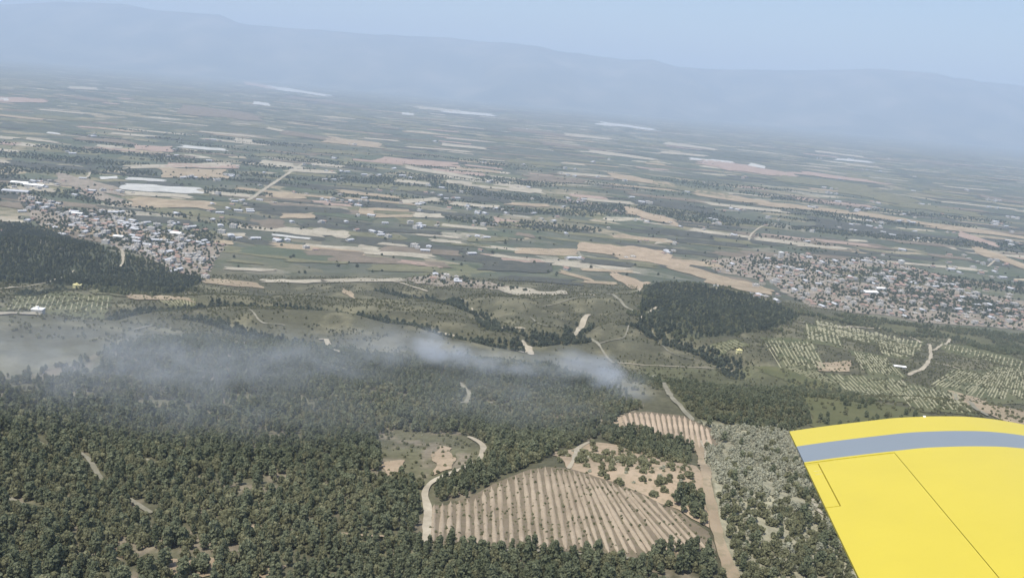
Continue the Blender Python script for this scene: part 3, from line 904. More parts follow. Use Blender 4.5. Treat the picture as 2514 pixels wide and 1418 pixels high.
# 5: dark plantation pine, 6: grey green scrub, 7: far round tree, 8: grey scrub, low
for i, (nm, r, h, b, cone, mt, cl, lv, sz) in enumerate([
        ('plantation_pine', 1.9, 6.0, 1.0, 0.5, 'pine_dark', 12, 20, 0.55), ('scrub_bush', 1.6, 2.3, 0.1, 0.1, 'scrub', 12, 24, 0.36),
        ('round_tree', 2.6, 3.8, 0.7, 0.0, 'pine_dark', 10, 18, 0.75), ('scrub_bush', 1.2, 1.5, 0.0, 0.0, 'scrub', 9, 20, 0.34)]):
    V, Fc = crown_geo(400 + i, r, h, b, cl, lv, sz, cone)
    o = mesh_obj('%d_%s' % (5 + i, nm), V, Fc, M[mt], link=False)
    proto.objects.link(o)


def scatter_group():
    ng = bpy.data.node_groups.new('scatter_foliage', 'GeometryNodeTree')
    ng.interface.new_socket('Geometry', in_out='INPUT', socket_type='NodeSocketGeometry')
    ng.interface.new_socket('Geometry', in_out='OUTPUT', socket_type='NodeSocketGeometry')
    gi = ng.nodes.new('NodeGroupInput'); go = ng.nodes.new('NodeGroupOutput')
    ci = ng.nodes.new('GeometryNodeCollectionInfo')
    ci.inputs['Collection'].default_value = proto
    ci.inputs['Separate Children'].default_value = True
    ci.inputs['Reset Children'].default_value = True
    ip = ng.nodes.new('GeometryNodeInstanceOnPoints')
    ip.inputs['Pick Instance'].default_value = True

    def attr(name, typ):
        a = ng.nodes.new('GeometryNodeInputNamedAttribute'); a.data_type = typ
        a.inputs['Name'].default_value = name
        return a.outputs['Attribute']
    ng.links.new(gi.outputs[0], ip.inputs['Points'])
    ng.links.new(ci.outputs[0], ip.inputs['Instance'])
    ng.links.new(attr('kind_index', 'INT'), ip.inputs['Instance Index'])
    cx = ng.nodes.new('ShaderNodeCombineXYZ')
    ng.links.new(attr('turn', 'FLOAT'), cx.inputs['Z'])
    e2r = ng.nodes.new('FunctionNodeEulerToRotation')
    ng.links.new(cx.outputs[0], e2r.inputs[0])
    ng.links.new(e2r.outputs[0], ip.inputs['Rotation'])
    cs = ng.nodes.new('ShaderNodeCombineXYZ')
    w = attr('wide', 'FLOAT')
    ng.links.new(w, cs.inputs['X']); ng.links.new(w, cs.inputs['Y']); ng.links.new(attr('tall', 'FLOAT'), cs.inputs['Z'])
    ng.links.new(cs.outputs[0], ip.inputs['Scale'])
    ng.links.new(ip.outputs[0], go.inputs[0])
    return ng


SCATTER = scatter_group()


def scatter(name, P, kinds, wide, tall, label, cat):
    me = bpy.data.meshes.new(name)
    me.vertices.add(len(P))
    me.vertices.foreach_set('co', P.astype(np.float32).ravel())
    for nm, typ, val in (('kind_index', 'INT', kinds.astype(np.int32)), ('turn', 'FLOAT', rng.uniform(0, 6.28, len(P)).astype(np.float32)),
                         ('wide', 'FLOAT', wide.astype(np.float32)), ('tall', 'FLOAT', tall.astype(np.float32))):
        a = me.attributes.new(nm, typ, 'POINT'); a.data.foreach_set('value', val)
    o = bpy.data.objects.new(name, me); COL.objects.link(o)
    md = o.modifiers.new('scatter', 'NODES'); md.node_group = SCATTER
    tag(o, label, cat, None, 'stuff')
    return o


def track_dist(x, y):
    d = np.full(len(x), 1e9)
    for w, wd in TRACK_PX:
        lo = w.min(0) - 30; hi = w.max(0) + 30
        m = np.where((x > lo[0]) & (x < hi[0]) & (y > lo[1]) & (y < hi[1]))[0]
        if len(m) == 0: continue
        p = np.stack([x[m], y[m]], 1); best = np.full(len(m), 1e9)
        for i in range(len(w) - 1):
            a, b = w[i], w[i + 1]; ab = b - a
            t = np.clip(((p - a) @ ab) / (ab @ ab + 1e-9), 0, 1)
            best = np.minimum(best, np.linalg.norm(p - a - t[:, None] * ab, axis=1) - wd / 2)
        d[m] = np.minimum(d[m], best)
    return d


def sample(x0, x1, y0, y1, spacing):
    nx = int((x1 - x0) / spacing); ny = int((y1 - y0) / spacing)
    gx, gy = np.meshgrid(np.arange(nx), np.arange(ny))
    x = x0 + (gx.ravel() + rng.random(nx * ny)) * spacing; y = y0 + (gy.ravel() + rng.random(nx * ny)) * spacing
    z = ground_h(x, y)
    P = np.stack([x, y, z], 1)
    u, v = project(P)
    keep = (u > -250) & (u < PW + 250) & (v > -50) & (v < PH + 250)
    return P[keep], u[keep], v[keep]


ALLP = []          # (P, kind, wide, tall) of the near wood
P, u, v = sample(-420, 420, 190, 760, 2.35)
m = in_poly(u, v, FOREST) & ~in_poly(u, v, CLEARING) & ~in_poly(u, v, FIELD1)
belt = in_poly(u, v, [(1470, 1075), (1510, 1056), (1600, 1066), (1700, 1104), (1690, 1142), (1550, 1112)])
wood = in_poly(u, v, WOODC)
lowr = in_poly(u, v, [(1590, 1358), (1740, 1350), (1770, 1430), (1560, 1430)])
lowpeach = in_poly(u, v, [(1650, 1230), (1700, 1200), (1735, 1230), (1745, 1290), (1690, 1275)])
m = m | belt | wood | lowr | lowpeach
dens = 0.93 - 0.7 * sstep(0.62, 0.74, fbm(P[:, 0], P[:, 1], 34, 80, 3))
bare = in_poly(u, v, [(260, 1335), (520, 1338), (800, 1365), (840, 1440), (230, 1440)])
dens = np.where(bare, 0.34, dens)
edge = in_poly(u, v, [(620, 1180), (840, 1100), (930, 1080), (940, 1200), (1040, 1260), (1040, 1340), (800, 1330)])
dens = np.where(edge, dens * 0.85, dens)
m &= rng.random(len(u)) < dens
m &= track_dist(P[:, 0], P[:, 1]) > 1.2
P, u, v = P[m], u[m], v[m]
bare_s = in_poly(u, v, [(200, 1300), (560, 1310), (860, 1345), (880, 1450), (180, 1450)])
pick = rng.random(len(P)); oak = fbm(P[:, 0], P[:, 1], 70, 90, 2)
kind = np.select([pick < 0.26, pick < 0.60, pick < 0.70, pick < 0.9], [0, 1, 2, 3], 4)
kind = np.where((oak > 0.56) & (pick > 0.3), np.where(pick > 0.6, 3, 4), kind)
sc = rng.uniform(0.36, 0.86, len(P)) * (1.06 - 0.22 * sstep(300, 560, P[:, 1])) * (0.82 + 0.35 * vnoise(P[:, 0], P[:, 1], 40, 7))
tl = sc * rng.uniform(0.9, 1.45, len(P))
FRONT = (u > 2) & (u < PW - 2) & (v < PH + 25) & (v > 1150)
# the 300 that show largest become trees of their own
wing_cover = in_poly(u, v, [(1930, 1050), (2600, 1010), (2600, 1500), (2120, 1500)])
d = np.linalg.norm(P - CAM, axis=1)
size = np.where(FRONT & ~wing_cover, sc * np.array([2.1, 2.2, 2.2, 1.8, 1.3])[kind] / d, 0)
order = np.argsort(-size)[:300]
single = np.zeros(len(P), bool); single[order] = True
for i in order:
    nm, r, h, b, cone, mt, lab, cat = KINDS[kind[i]]
    e = empty(nm, P[i] - np.array([0, 0, 0.1]))
    e.rotation_euler = (0, 0, random.uniform(0, 6.28)); e.scale = (sc[i], sc[i], tl[i])
    zone = ('below the striped field' if u[i] > 1040 else 'around the bare soil patches' if bare_s[i] else 'in the thick near wood')
    tag(e, ('tall ' if tl[i] > 1.0 else 'low ' if tl[i] < 0.78 else '') + lab.replace('in the near wood', zone).replace('tall pointed', 'pointed').replace('small olive', 'olive'), cat, 'trees at the near edge of the wood')
    for part, me in (('crown', NEAR_MESH[kind[i]][0]), ('trunk', NEAR_MESH[kind[i]][1])):
        c = bpy.data.objects.new(part, me); COL.objects.link(c); c.parent = e
scatter('forest', P[~single], kind[~single], sc[~single], tl[~single], 'thick mixed pine wood covering the near hillside', 'forest')

# grey green scrub right of the broad track, and shrubs in the peach field and the clearing
P, u, v = sample(40, 330, 200, 560, 2.5)
uj = u + (fbm(P[:, 0], P[:, 1], 22, 71, 3) - 0.5) * 70; vj = v + (fbm(P[:, 0], P[:, 1], 22, 72, 3) - 0.5) * 60
dn = fbm(P[:, 0], P[:, 1], 16, 73, 3)
m = in_poly(uj, vj, SCRUB) & (rng.random(len(u)) < 0.9 - 0.6 * sstep(0.55, 0.7, dn)) & (track_dist(P[:, 0], P[:, 1]) > 0.5)
m &= ~in_poly(u, v, FIELD2) & ~in_poly(u, v, PEACH)
P, u, v = P[m], u[m], v[m]
gn = sstep(1205, 1290, v + (fbm(P[:, 0], P[:, 1], 30, 74, 3) - 0.5) * 260)          # greener and taller towards the foot of the slope
gn = np.maximum(gn, 0.07)
green = rng.random(len(P)) < gn * 0.85
kd = np.where(green, np.where(rng.random(len(P)) < 0.6, 3, np.where(rng.random(len(P)) < 0.5, 4, 0)), np.where(rng.random(len(P)) < 0.5, 6, 8))
s = rng.uniform(0.45, 1.15, len(P)) * np.where(green, 0.8, 1.0)
scatter('scrub', P, kd, s, s * rng.uniform(0.8, 1.3, len(P)), 'pale grey green scrub beside the broad dirt track', 'scrub')
P, u, v = sample(-160, 200, 230, 520, 3.0)
m = ((in_poly(u, v, PEACH) & (rng.random(len(u)) < 0.16 + 0.35 * (fbm(P[:, 0], P[:, 1], 25, 5, 2) > 0.54))) | (in_poly(u, v, CLEARING) & (rng.random(len(u)) < 0.30)))
m &= track_dist(P[:, 0], P[:, 1]) > 0.5
cl = in_poly(u, v, CLEARING)[m]
P = P[m]
s = rng.uniform(0.3, 0.95, len(P)) * np.where(cl, 0.5, 1.0)
scatter('shrubs', P, np.where(rng.random(len(P)) < 0.2, 8, np.where(rng.random(len(P)) < 0.7, 4, 3)), s, s * 0.8, 'low shrubs dotted over the bare clearings', 'shrub')

P, u, v = sample(150, 420, 430, 800, 3.4)
MEADOW = [(1850, 900), (1930, 905), (2040, 940), (2130, 985), (2250, 1010), (2330, 1035), (2200, 1080), (1995, 1060), (1975, 985), (1930, 935)]
m = in_poly(u, v, MEADOW) & (rng.random(len(u)) < 0.12 + 0.55 * sstep(0.45, 0.6, fbm(P[:, 0], P[:, 1], 40, 15, 3)) * (1 - sstep(1980, 2180, u)))
P = P[m]
s = rng.uniform(0.3, 0.85, len(P))
scatter('meadow_bushes', P, np.where(rng.random(len(P)) < 0.5, 0, np.where(rng.random(len(P)) < 0.6, 4, 3)), s, s, 'bushes spreading from the wood into the green meadow', 'bush')

# dotted seedlings in the gaps of the big field
P, u, v = sample(-60, 160, 240, 360, 1.5)
m = in_poly(u, v, FIELD1) & (rng.random(len(u)) < 0.30)
P = P[m]
s = rng.uniform(0.12, 0.34, len(P))
scatter('seedlings', P, np.full(len(P), 4), s, s, 'small seedlings dotted between the pale soil rows', 'seedling')

# dark planted wood, wooded slopes and sparse hill shrubs
P, u, v = sample(-1100, 1200, 520, 1750, 4.4)
inw = in_poly(u, v, PINEW); inb = in_poly(u, v, BANDR); inl = in_poly(u, v, LEFTW)
rag = fbm(P[:, 0], P[:, 1], 38, 61, 3)
m = (inw & (rng.random(len(u)) < 0.95) & (rag < 0.68)) | (inb & (rng.random(len(u)) < 0.7) & (rag < 0.6)) | (inl & (rng.random(len(u)) < 0.75) & (rag < 0.62))
uj = u + (fbm(P[:, 0], P[:, 1], 30, 62, 2) - 0.5) * 90; vj = v + (fbm(P[:, 0], P[:, 1], 30, 63, 2) - 0.5) * 34
m |= (in_poly(uj, vj, PINEW) | in_poly(uj, vj, LEFTW)) & (rng.random(len(u)) < 0.5)
m &= track_dist(P[:, 0], P[:, 1]) > 1
Q = P[m]; kk = np.where((inw[m] | inl[m]) & (rng.random(m.sum()) < 0.75), 5, np.where(rng.random(m.sum()) < 0.6, 0, 3))
s = rng.uniform(0.6, 1.15, len(Q))
scatter('pine_wood', Q, kk, s, s * rng.uniform(0.8, 1.1, len(Q)), 'dark planted pine woods on the lower hills', 'forest')
# hill shrubs: along the gullies and scattered
hill = ~inw & ~inb & ~inl & ~in_poly(u, v, FOREST) & ~wood[0] if False else ~inw & ~inb & ~inl & ~in_poly(u, v, FOREST)
az = P[:, 0] / P[:, 1]
foot = np.interp(az, [-0.6, -0.39, -0.2, 0, 0.23, 0.48, 0.6], [1340, 1380, 1500, 1600, 1680, 1500, 1450])
hill &= P[:, 1] < foot - 20
gd = np.full(len(P), 1e9)
for w in GLINES:
    for i in range(len(w) - 1):
        ab = w[i + 1] - w[i]
        t = np.clip(((P[:, :2] - w[i]) @ ab) / (ab @ ab), 0, 1)
        gd = np.minimum(gd, np.linalg.norm(P[:, :2] - w[i] - t[:, None] * ab, axis=1))
pr = 0.05 + 0.45 * sstep(0.5, 0.62, fbm(P[:, 0], P[:, 1], 75, 31, 4)) + 0.7 * (gd < 8) + 0.2 * (gd < 16)
pr = np.where(u < 700, pr + 0.10, pr)
ter = np.abs(((P[:, 2] + (fbm(P[:, 0], P[:, 1], 60, 39, 2) - 0.5) * 6) / 4.2) % 1.0 - 0.5) < 0.13
pr += 0.5 * ter * sstep(0.42, 0.52, fbm(P[:, 0], P[:, 1], 130, 37, 2))
vy = in_poly(u, v, [(1840, 830), (1960, 790), (2514, 815), (2514, 1000), (2330, 1010), (2050, 960)])
pr = np.where(vy, pr + 0.22, pr)
m = hill & (rng.random(len(u)) < pr) & (track_dist(P[:, 0], P[:, 1]) > 1)
Q = P[m]; g2 = gd[m] < 12
s = np.where(g2, rng.uniform(0.8, 1.3, len(Q)), rng.uniform(0.22, 0.6, len(Q)))
scatter('hill_bushes', Q, np.where(g2, 5, np.where(rng.random(len(Q)) < 0.6, 3, 4)), s * 1.1, s * np.where(g2, 0.7, 1.0), 'dark bushes lining the gullies of the grassy hills', 'bush')

# trees over the near half of the plain: hedges, groves and single trees
P, u, v = sample(-1900, 1900, 1350, 4200, 10)
az = P[:, 0] / P[:, 1]
foot = np.interp(az, [-0.6, -0.39, -0.2, 0, 0.23, 0.48, 0.6], [1340, 1380, 1500, 1600, 1680, 1500, 1450])
g = fbm(P[:, 0] * 0.6, P[:, 1] * 1.6, 230, 55, 3)
pr = 0.02 + 0.75 * sstep(0.55, 0.63, g)
pr *= 1 - 0.55 * sstep(2200, 4200, P[:, 1])
m = (P[:, 1] > foot + 5) & (rng.random(len(u)) < pr) & ~inl[0] & (track_dist(P[:, 0], P[:, 1]) > 3)


def field_cover(u, v):
    c = np.zeros(len(u), bool)
    for (u0, v0, u1, v1, th, mt) in STREAKS:
        if mt in ('dark', 'green', 'olive', 'town'): continue
        t = np.clip((u - u0) / max(1, u1 - u0), 0, 1)
        c |= (u > u0) & (u < u1) & (np.abs(v - (v0 + (v1 - v0) * t)) < th / 2 + 1)
    return c


m &= ~(field_cover(u, v) & (rng.random(len(u)) < 0.93))
Q = P[m]
s = rng.uniform(0.6, 1.25, len(Q))
scatter('plain_trees', Q, np.where(rng.random(len(Q)) < 0.8, 7, 3), s * 1.1, s * 0.95, 'dark hedges and groves scattered over the plain', 'trees')


# ------------------------------------------------------------------ houses
for nm, c in (('wall_white', (0.45, 0.44, 0.41)), ('wall_cream', (0.46, 0.41, 0.33)), ('wall_grey', (0.42, 0.41, 0.39)), ('roof_red', (0.265, 0.185, 0.15)),
              ('roof_brown', (0.25, 0.195, 0.16)), ('roof_pale', (0.46, 0.44, 0.41)), ('roof_metal', (0.42, 0.43, 0.45)), ('roof_white', (0.82, 0.82, 0.80)), ('wall_yellow', (0.72, 0.66, 0.36)), ('window', (0.05, 0.06, 0.07))):
    M[nm] = plain_mat(nm, c, 0.8, 0.2, 0.15, 0.3)


def box_geo(x0, x1, y0, y1, z0, z1):
    return ([(x0, y0, z0), (x1, y0, z0), (x1, y1, z0), (x0, y1, z0), (x0, y0, z1), (x1, y0, z1), (x1, y1, z1), (x0, y1, z1)],
            [(3, 2, 1, 0), (4, 5, 6, 7), (0, 1, 5, 4), (1, 2, 6, 5), (2, 3, 7, 6), (3, 0, 4, 7)])


def join(*gs):
    V, Fc = [], []
    for v, f in gs:
        k = len(V); V += list(v); Fc += [tuple(i + k for i in q) for q in f]
    return V, Fc


def gable_walls(w, d, h, rise):
    V = [(-w, -d, -1), (w, -d, -1), (w, d, -1), (-w, d, -1), (-w, -d, h), (w, -d, h), (w, d, h), (-w, d, h), (-w, 0, h + rise), (w, 0, h + rise)]
    return V, [(0, 1, 5, 4), (2, 3, 7, 6), (1, 2, 6, 9, 5), (3, 0, 4, 8, 7)]


def gable_roof(w, d, h, rise):
    o, t = 0.5, 0.22
    k = rise / d
    e = h - k * o + 0.03
    V = []
    for x in (-w - o, w + o):
        V += [(x, -d - o, e), (x, 0, h + rise + 0.03), (x, d + o, e), (x, d + o, e + t), (x, 0, h + rise + t), (x, -d - o, e + t)]
    Fc = [(0, 1, 4, 5), (1, 2, 3, 4), (11, 10, 7, 6), (10, 9, 8, 7), (5, 4, 10, 11), (4, 3, 9, 10), (1, 0, 6, 7), (2, 1, 7, 8), (0, 5, 11, 6), (3, 2, 8, 9)]
    return V, Fc


def flat_roof(w, d, h):
    t = 0.25
    return join(box_geo(-w - t, w + t, -d - t, d + t, h + 0.003, h + 0.25), box_geo(-w - t, w + t, -d - t, -d + t, h + 0.253, h + 0.7), box_geo(-w - t, w + t, d - t, d + t, h + 0.253, h + 0.7),
                box_geo(-w - t, -w + t, -d + t + 0.003, d - t - 0.003, h + 0.253, h + 0.7), box_geo(w - t, w + t, -d + t + 0.003, d - t - 0.003, h + 0.253, h + 0.7), box_geo(-w * .4, w * .1, -d * .3, d * .3, h + 0.253, h + 2.2))


def win_geo(w, d, h):
    gs = []
    for fl in range(max(1, int(h // 2.9))):
        z = fl * 2.9 + 1.0
        for i in range(3):
            x = -w * 0.66 + i * w * 0.66
            for s in (-1, 1):
                y = s * (d + 0.02)
                gs.append(box_geo(x - 0.5, x + 0.5, y - 0.03, y + 0.03, z, z + 1.2))
    return gs


HOUSE = []
for (w, d, h, rise, wm, rm, des, flat) in [
        (5.5, 4.2, 3.2, 1.8, 'wall_white', 'roof_red', 'white house with a red tiled gable roof', 0), (6.5, 4.5, 5.8, 1.9, 'wall_cream', 'roof_red', 'two storey cream house with a red tiled gable roof', 0),
        (5.0, 4.0, 3.0, 1.5, 'wall_grey', 'roof_brown', 'low grey house with a brown gable roof', 0), (6.0, 5.0, 6.0, 0, 'wall_white', 'roof_pale', 'two storey white house with a pale flat roof', 1),
        (5.0, 4.5, 3.1, 0, 'wall_cream', 'roof_pale', 'low cream house with a pale flat roof', 1), (8.5, 5.0, 3.6, 1.3, 'wall_grey', 'roof_metal', 'long grey shed with a pale metal roof', 0)]:
    wg = gable_walls(w, d, h, rise) if not flat else box_geo(-w, w, -d, d, -1, h)
    rg = gable_roof(w, d, h, rise) if not flat else flat_roof(w, d, h)
    wo_ = mesh_obj('wall', *wg, M[wm], link=False).data
    ro_ = mesh_obj('roof', *rg, M[rm], link=False).data
    wi_ = [mesh_obj('window', *g, M['window'], link=False).data for g in win_geo(w, d, h)]
    full = join(wg, rg, *win_geo(w, d, h))
    fo = mesh_obj('house_joined', *full, [M[wm], M[rm], M['window']], link=False)
    nw, nr = len(wg[1]), len(rg[1])
    fo.data.polygons.foreach_set('material_index', [0] * nw + [1] * nr + [2] * (len(full[1]) - nw - nr))
    HOUSE.append((wo_, ro_, wi_, full, [0] * nw + [1] * nr, des))

VILLAGE_L = [(215, 520), (262, 520), (330, 548), (440, 575), (560, 598), (525, 640), (505, 690), (430, 680), (330, 622), (262, 596), (150, 578), (170, 548)]
VILLAGE_L2 = [(40, 470), (120, 490), (230, 545), (200, 560), (100, 555), (60, 520)]
TOWN_R = [(1850, 650), (1930, 618), (2040, 640), (2130, 632), (2260, 660), (2330, 690), (2400, 720), (2540, 745), (2540, 815), (2400, 800), (2260, 792), (2190, 775), (2090, 768), (1990, 752), (1930, 722), (1880, 680)]
TOWN_R2 = [(1720, 640), (1800, 632), (1880, 625), (1900, 660), (1880, 690), (1830, 680), (1760, 668)]
TOWN_R3 = [(2250, 640), (2350, 620), (2480, 640), (2514, 690), (2514, 745), (2400, 715), (2300, 680)]
TOWN_R4 = [(1720, 690), (1860, 690), (1960, 730), (1950, 760), (1850, 730)]
LANE_C = [(1000, 682), (1080, 672), (1210, 695), (1320, 718), (1230, 712), (1060, 700)]


def spots(poly, spacing, prob, ang):
    us = [p[0] for p in poly]; vs = [p[1] for p in poly]
    w = on_ground(us, vs)
    x0, y0 = w[:, :2].min(0); x1, y1 = w[:, :2].max(0)
    res = []
    n = int(max(x1 - x0, y1 - y0) / spacing) + 2
    ca, sa = math.cos(ang), math.sin(ang)
    cx, cy = (x0 + x1) / 2, (y0 + y1) / 2
    wp = [tuple(q[:2]) for q in w]
    for i in range(-n, n):
        for j in range(-n, n):
            if random.random() > prob: continue
            a = i * spacing + random.uniform(-0.22, 0.22) * spacing; b = j * spacing * 1.15 + random.uniform(-0.22, 0.22) * spacing
            res.append((cx + a * ca - b * sa, cy + a * sa + b * ca))
    res = np.array(res)
    res = res[vnoise(res[:, 0], res[:, 1], 60, 33) > 0.26]
    return [tuple(q) for q in res[in_poly(res[:, 0], res[:, 1], wp)]]


far_parts = []


def put_house(x, y, k, ang, where, group, single):
    wm, rm, wi, full, mi, des = HOUSE[k]
    z = float(ground_h(x, y))
    if single:
        e = empty('house', (x, y, z)); e.rotation_euler = (0, 0, ang)
        s = random.uniform(0.68, 1.0); e.scale = (s, s * random.uniform(0.9, 1.1), random.uniform(0.9, 1.1))
        tag(e, des + ' ' + where, 'house', group)
        for nm, me in [('wall', wm), ('roof', rm)] + [('window', q) for q in wi[:4]]:
            o = bpy.data.objects.new(nm, me); COL.objects.link(o); o.parent = e
    else:
        far_parts.append((x, y, z, ang, k))


RH, LH = [], []
for poly, sp, pr, ang in ((TOWN_R, 18.5, 0.54, 0.25), (TOWN_R2, 26, 0.42, 0.2), (TOWN_R3, 30, 0.32, 0.2), (TOWN_R4, 28, 0.35, 0.2)):
    RH += [(x, y, ang) for x, y in spots(poly, sp, pr, ang)]
for poly, sp, pr, ang in ((VILLAGE_L, 18, 0.62, -0.2), (VILLAGE_L2, 24, 0.45, 0.1), (LANE_C, 22, 0.5, 0.1)):
    LH += [(x, y, ang) for x, y in spots(poly, sp, pr, ang)]
near_first = lambda q: q[0] ** 2 + q[1] ** 2
RH.sort(key=near_first); LH.sort(key=near_first)
HX = []
for i, (x, y, a) in enumerate(RH):
    k = random.choices(range(6), [2.2, 2.2, 2.4, 2.6, 2.8, 1.4])[0]
    put_house(x, y, k, a + random.choice((0, math.pi / 2)) + random.uniform(-0.1, 0.1), 'on the town edge' if i < 70 else 'in the town middle', 'houses of the larger town', i < 200)
    HX.append((x, y))
for i, (x, y, a) in enumerate(LH):
    k = random.choices(range(6), [1.5, 1.5, 2, 3.5, 3, 2])[0]
    put_house(x, y, k, a + random.choice((0, math.pi / 2)) + random.uniform(-0.15, 0.15), 'in the smaller hillside village', 'houses of the smaller village', i < 90)
    HX.append((x, y))
print('houses', len(RH), len(LH))

# scattered farmsteads and the rest of the houses: too many and too small to tell apart
_fu = [random.uniform(0, 2514) for _ in range(330)]; _fv = [random.triangular(300, 660, 540) for _ in range(330)]
for p in on_ground(_fu, _fv):
    if p[1] < 1500 or p[1] > 9000 or random.random() < 0.35: continue
    n_ = random.choice((1, 1, 2, 4))
    for _k in range(n_):
        x, y = p[0] + random.gauss(0, 18), p[1] + random.gauss(0, 18)
        far_parts.append((x, y, float(ground_h(x, y)), random.uniform(0, 3), random.choice((0, 3, 4, 5, 5))))
V, Fc, MI = [], [], []
matlist = ['wall_white', 'wall_cream', 'wall_grey', 'roof_red', 'roof_brown', 'roof_pale', 'roof_metal', 'window']
wr = [('wall_white', 'roof_red'), ('wall_cream', 'roof_red'), ('wall_grey', 'roof_brown'), ('wall_white', 'roof_pale'), ('wall_cream', 'roof_pale'), ('wall_grey', 'roof_metal')]
for x, y, z, a, k in far_parts:
    wm, rm, wi, full, mi, des = HOUSE[k]
    ca, sa = math.cos(a), math.sin(a); k0 = len(V)
    s = random.uniform(0.85, 1.2) * (1.0 + 0.2 * (y > 3000))
    V += [(x + s * (p[0] * ca - p[1] * sa), y + s * (p[0] * sa + p[1] * ca), z + p[2] * s) for p in full[0]]
    Fc += [tuple(i + k0 for i in f) for f in full[1]]
    MI += [matlist.index(wr[k][0]) if m == 0 else matlist.index(wr[k][1]) for m in mi] + [7] * (len(full[1]) - len(mi))
o = mesh_obj('far_houses', V, Fc, [M[q] for q in matlist])
o.data.polygons.foreach_set('material_index', MI)
tag(o, 'distant houses and farmsteads strewn over the hazy plain', 'houses', None, 'stuff')

# town ground and garden trees
for poly in (TOWN_R, TOWN_R2, VILLAGE_L, VILLAGE_L2, LANE_C):
    t = poly_sheet(poly, 'town', 0.3, 'town_ground', 12)
P, u, v = sample(-1400, 1400, 1200, 2600, 7.5)
hx = np.array(HX)
m = np.zeros(len(P), bool)
for poly in (TOWN_R, TOWN_R2, VILLAGE_L, VILLAGE_L2, LANE_C):
    m |= in_poly(u, v, poly)
m &= rng.random(len(P)) < 0.32
idx = np.where(m)[0]
keep = []
for i in idx:
    if np.min(np.abs(hx - P[i, :2]).max(1)) > 5.2: keep.append(i)
Q = P[keep]
s = rng.uniform(0.6, 1.15, len(Q))
scatter('garden_trees', Q, np.where(rng.random(len(Q)) < 0.6, 7, 3), s, s, 'garden trees between the houses of the villages', 'trees')


def block(px, w, d, h, wm, rm, label, name='apartment_block', cat='building', ang=0.2, windows=True):
    p = on_ground([px[0]], [px[1]])[0]
    e = empty(name, p); e.rotation_euler = (0, 0, ang)
    tag(e, label, cat)
    V, Fc = box_geo(-w, w, -d, d, -2, h); mesh_obj('wall', V, Fc, M[wm], e)
    V, Fc = flat_roof(w, d, h); mesh_obj('roof', V, Fc, M[rm], e)
    if windows:
        for g in win_geo(w, d, h): mesh_obj('window', *g, M['window'], e)
    return e


def shed(px, w, d, h, wm, rm, label, ang=0.0, name='shed'):
    p = on_ground([px[0]], [px[1]])[0]
    e = empty(name, p); e.rotation_euler = (0, 0, ang)
    tag(e, label, 'shed')
    mesh_obj('wall', *gable_walls(w, d, h, d * 0.25), M[wm], e)
    mesh_obj('roof', *gable_roof(w, d, h, d * 0.25), M[rm], e)
    mesh_obj('door', *box_geo(-2, 2, -d - 0.06, -d + 0.04, 0, min(h - 0.5, 4)), M['window'], e)
    return e


block((1916, 634), 5, 5, 15, 'wall_white', 'roof_white', 'tall white tower block at the far edge of the town')
block((1932, 636), 4, 5, 12, 'wall_cream', 'roof_pale', 'cream tower block beside the tall white one')
block((2212, 648), 6, 5, 9, 'wall_white', 'roof_white', 'white three storey block on the far rim of the town')
shed((2134, 722), 15, 9, 6, 'wall_white', 'roof_white', 'large white roofed hall in the middle of the town', 0.2)
shed((2158, 712), 9, 6, 5, 'wall_white', 'roof_white', 'smaller white roofed hall next to the large one', 0.3)
shed((434, 578), 11, 8, 6, 'wall_white', 'roof_white', 'large white roofed hall on the far side of the village', -0.2)
shed((292, 585), 9, 6, 5, 'wall_white', 'roof_white', 'white roofed hall at the upper end of the village', 0.0)
shed((190, 528), 12, 5, 5, 'wall_white', 'roof_white', 'lone white shed among trees above the village', 0.0)
shed((50, 453), 22, 9, 6, 'wall_white', 'roof_white', 'long white factory shed by the pale yards', 0.0)
shed((85, 459), 25, 9, 6, 'wall_grey', 'roof_white', 'second long white factory shed behind the village road', 0.0)
shed((40, 474), 30, 10, 6, 'wall_grey', 'roof_metal', 'wide bluish metal factory shed by the pale yards', 0.1)
shed((300, 553), 8, 5, 4, 'wall_white', 'roof_metal', 'metal roofed shed where the village street begins', 0.2)
shed((2208, 902), 6, 2.2, 1.8, 'wall_white', 'roof_white', 'low white shelter in the terraced vineyard', -0.1)
block((1814, 866), 2.6, 2.0, 3.0, 'wall_yellow', 'wall_yellow', 'small pale yellow hut among the hill bushes', 'hut', 'hut', 0.3, False)
block((190, 704), 5.0, 3.2, 3.0, 'wall_yellow', 'wall_yellow', 'pale yellow farm building on the wooded slope', 'farmhouse', 'building', 0.2, False)
block((94, 768), 4.0, 2.8, 3.0, 'wall_white', 'roof_white', 'white hut beside the white lane on the hill', 'hut', 'hut', 0.1, False)
shed((4, 1112), 2.4, 1.8, 2.2, 'wall_cream', 'roof_brown', 'small cream hut with brown roof in the wood', 0.4, 'hut')


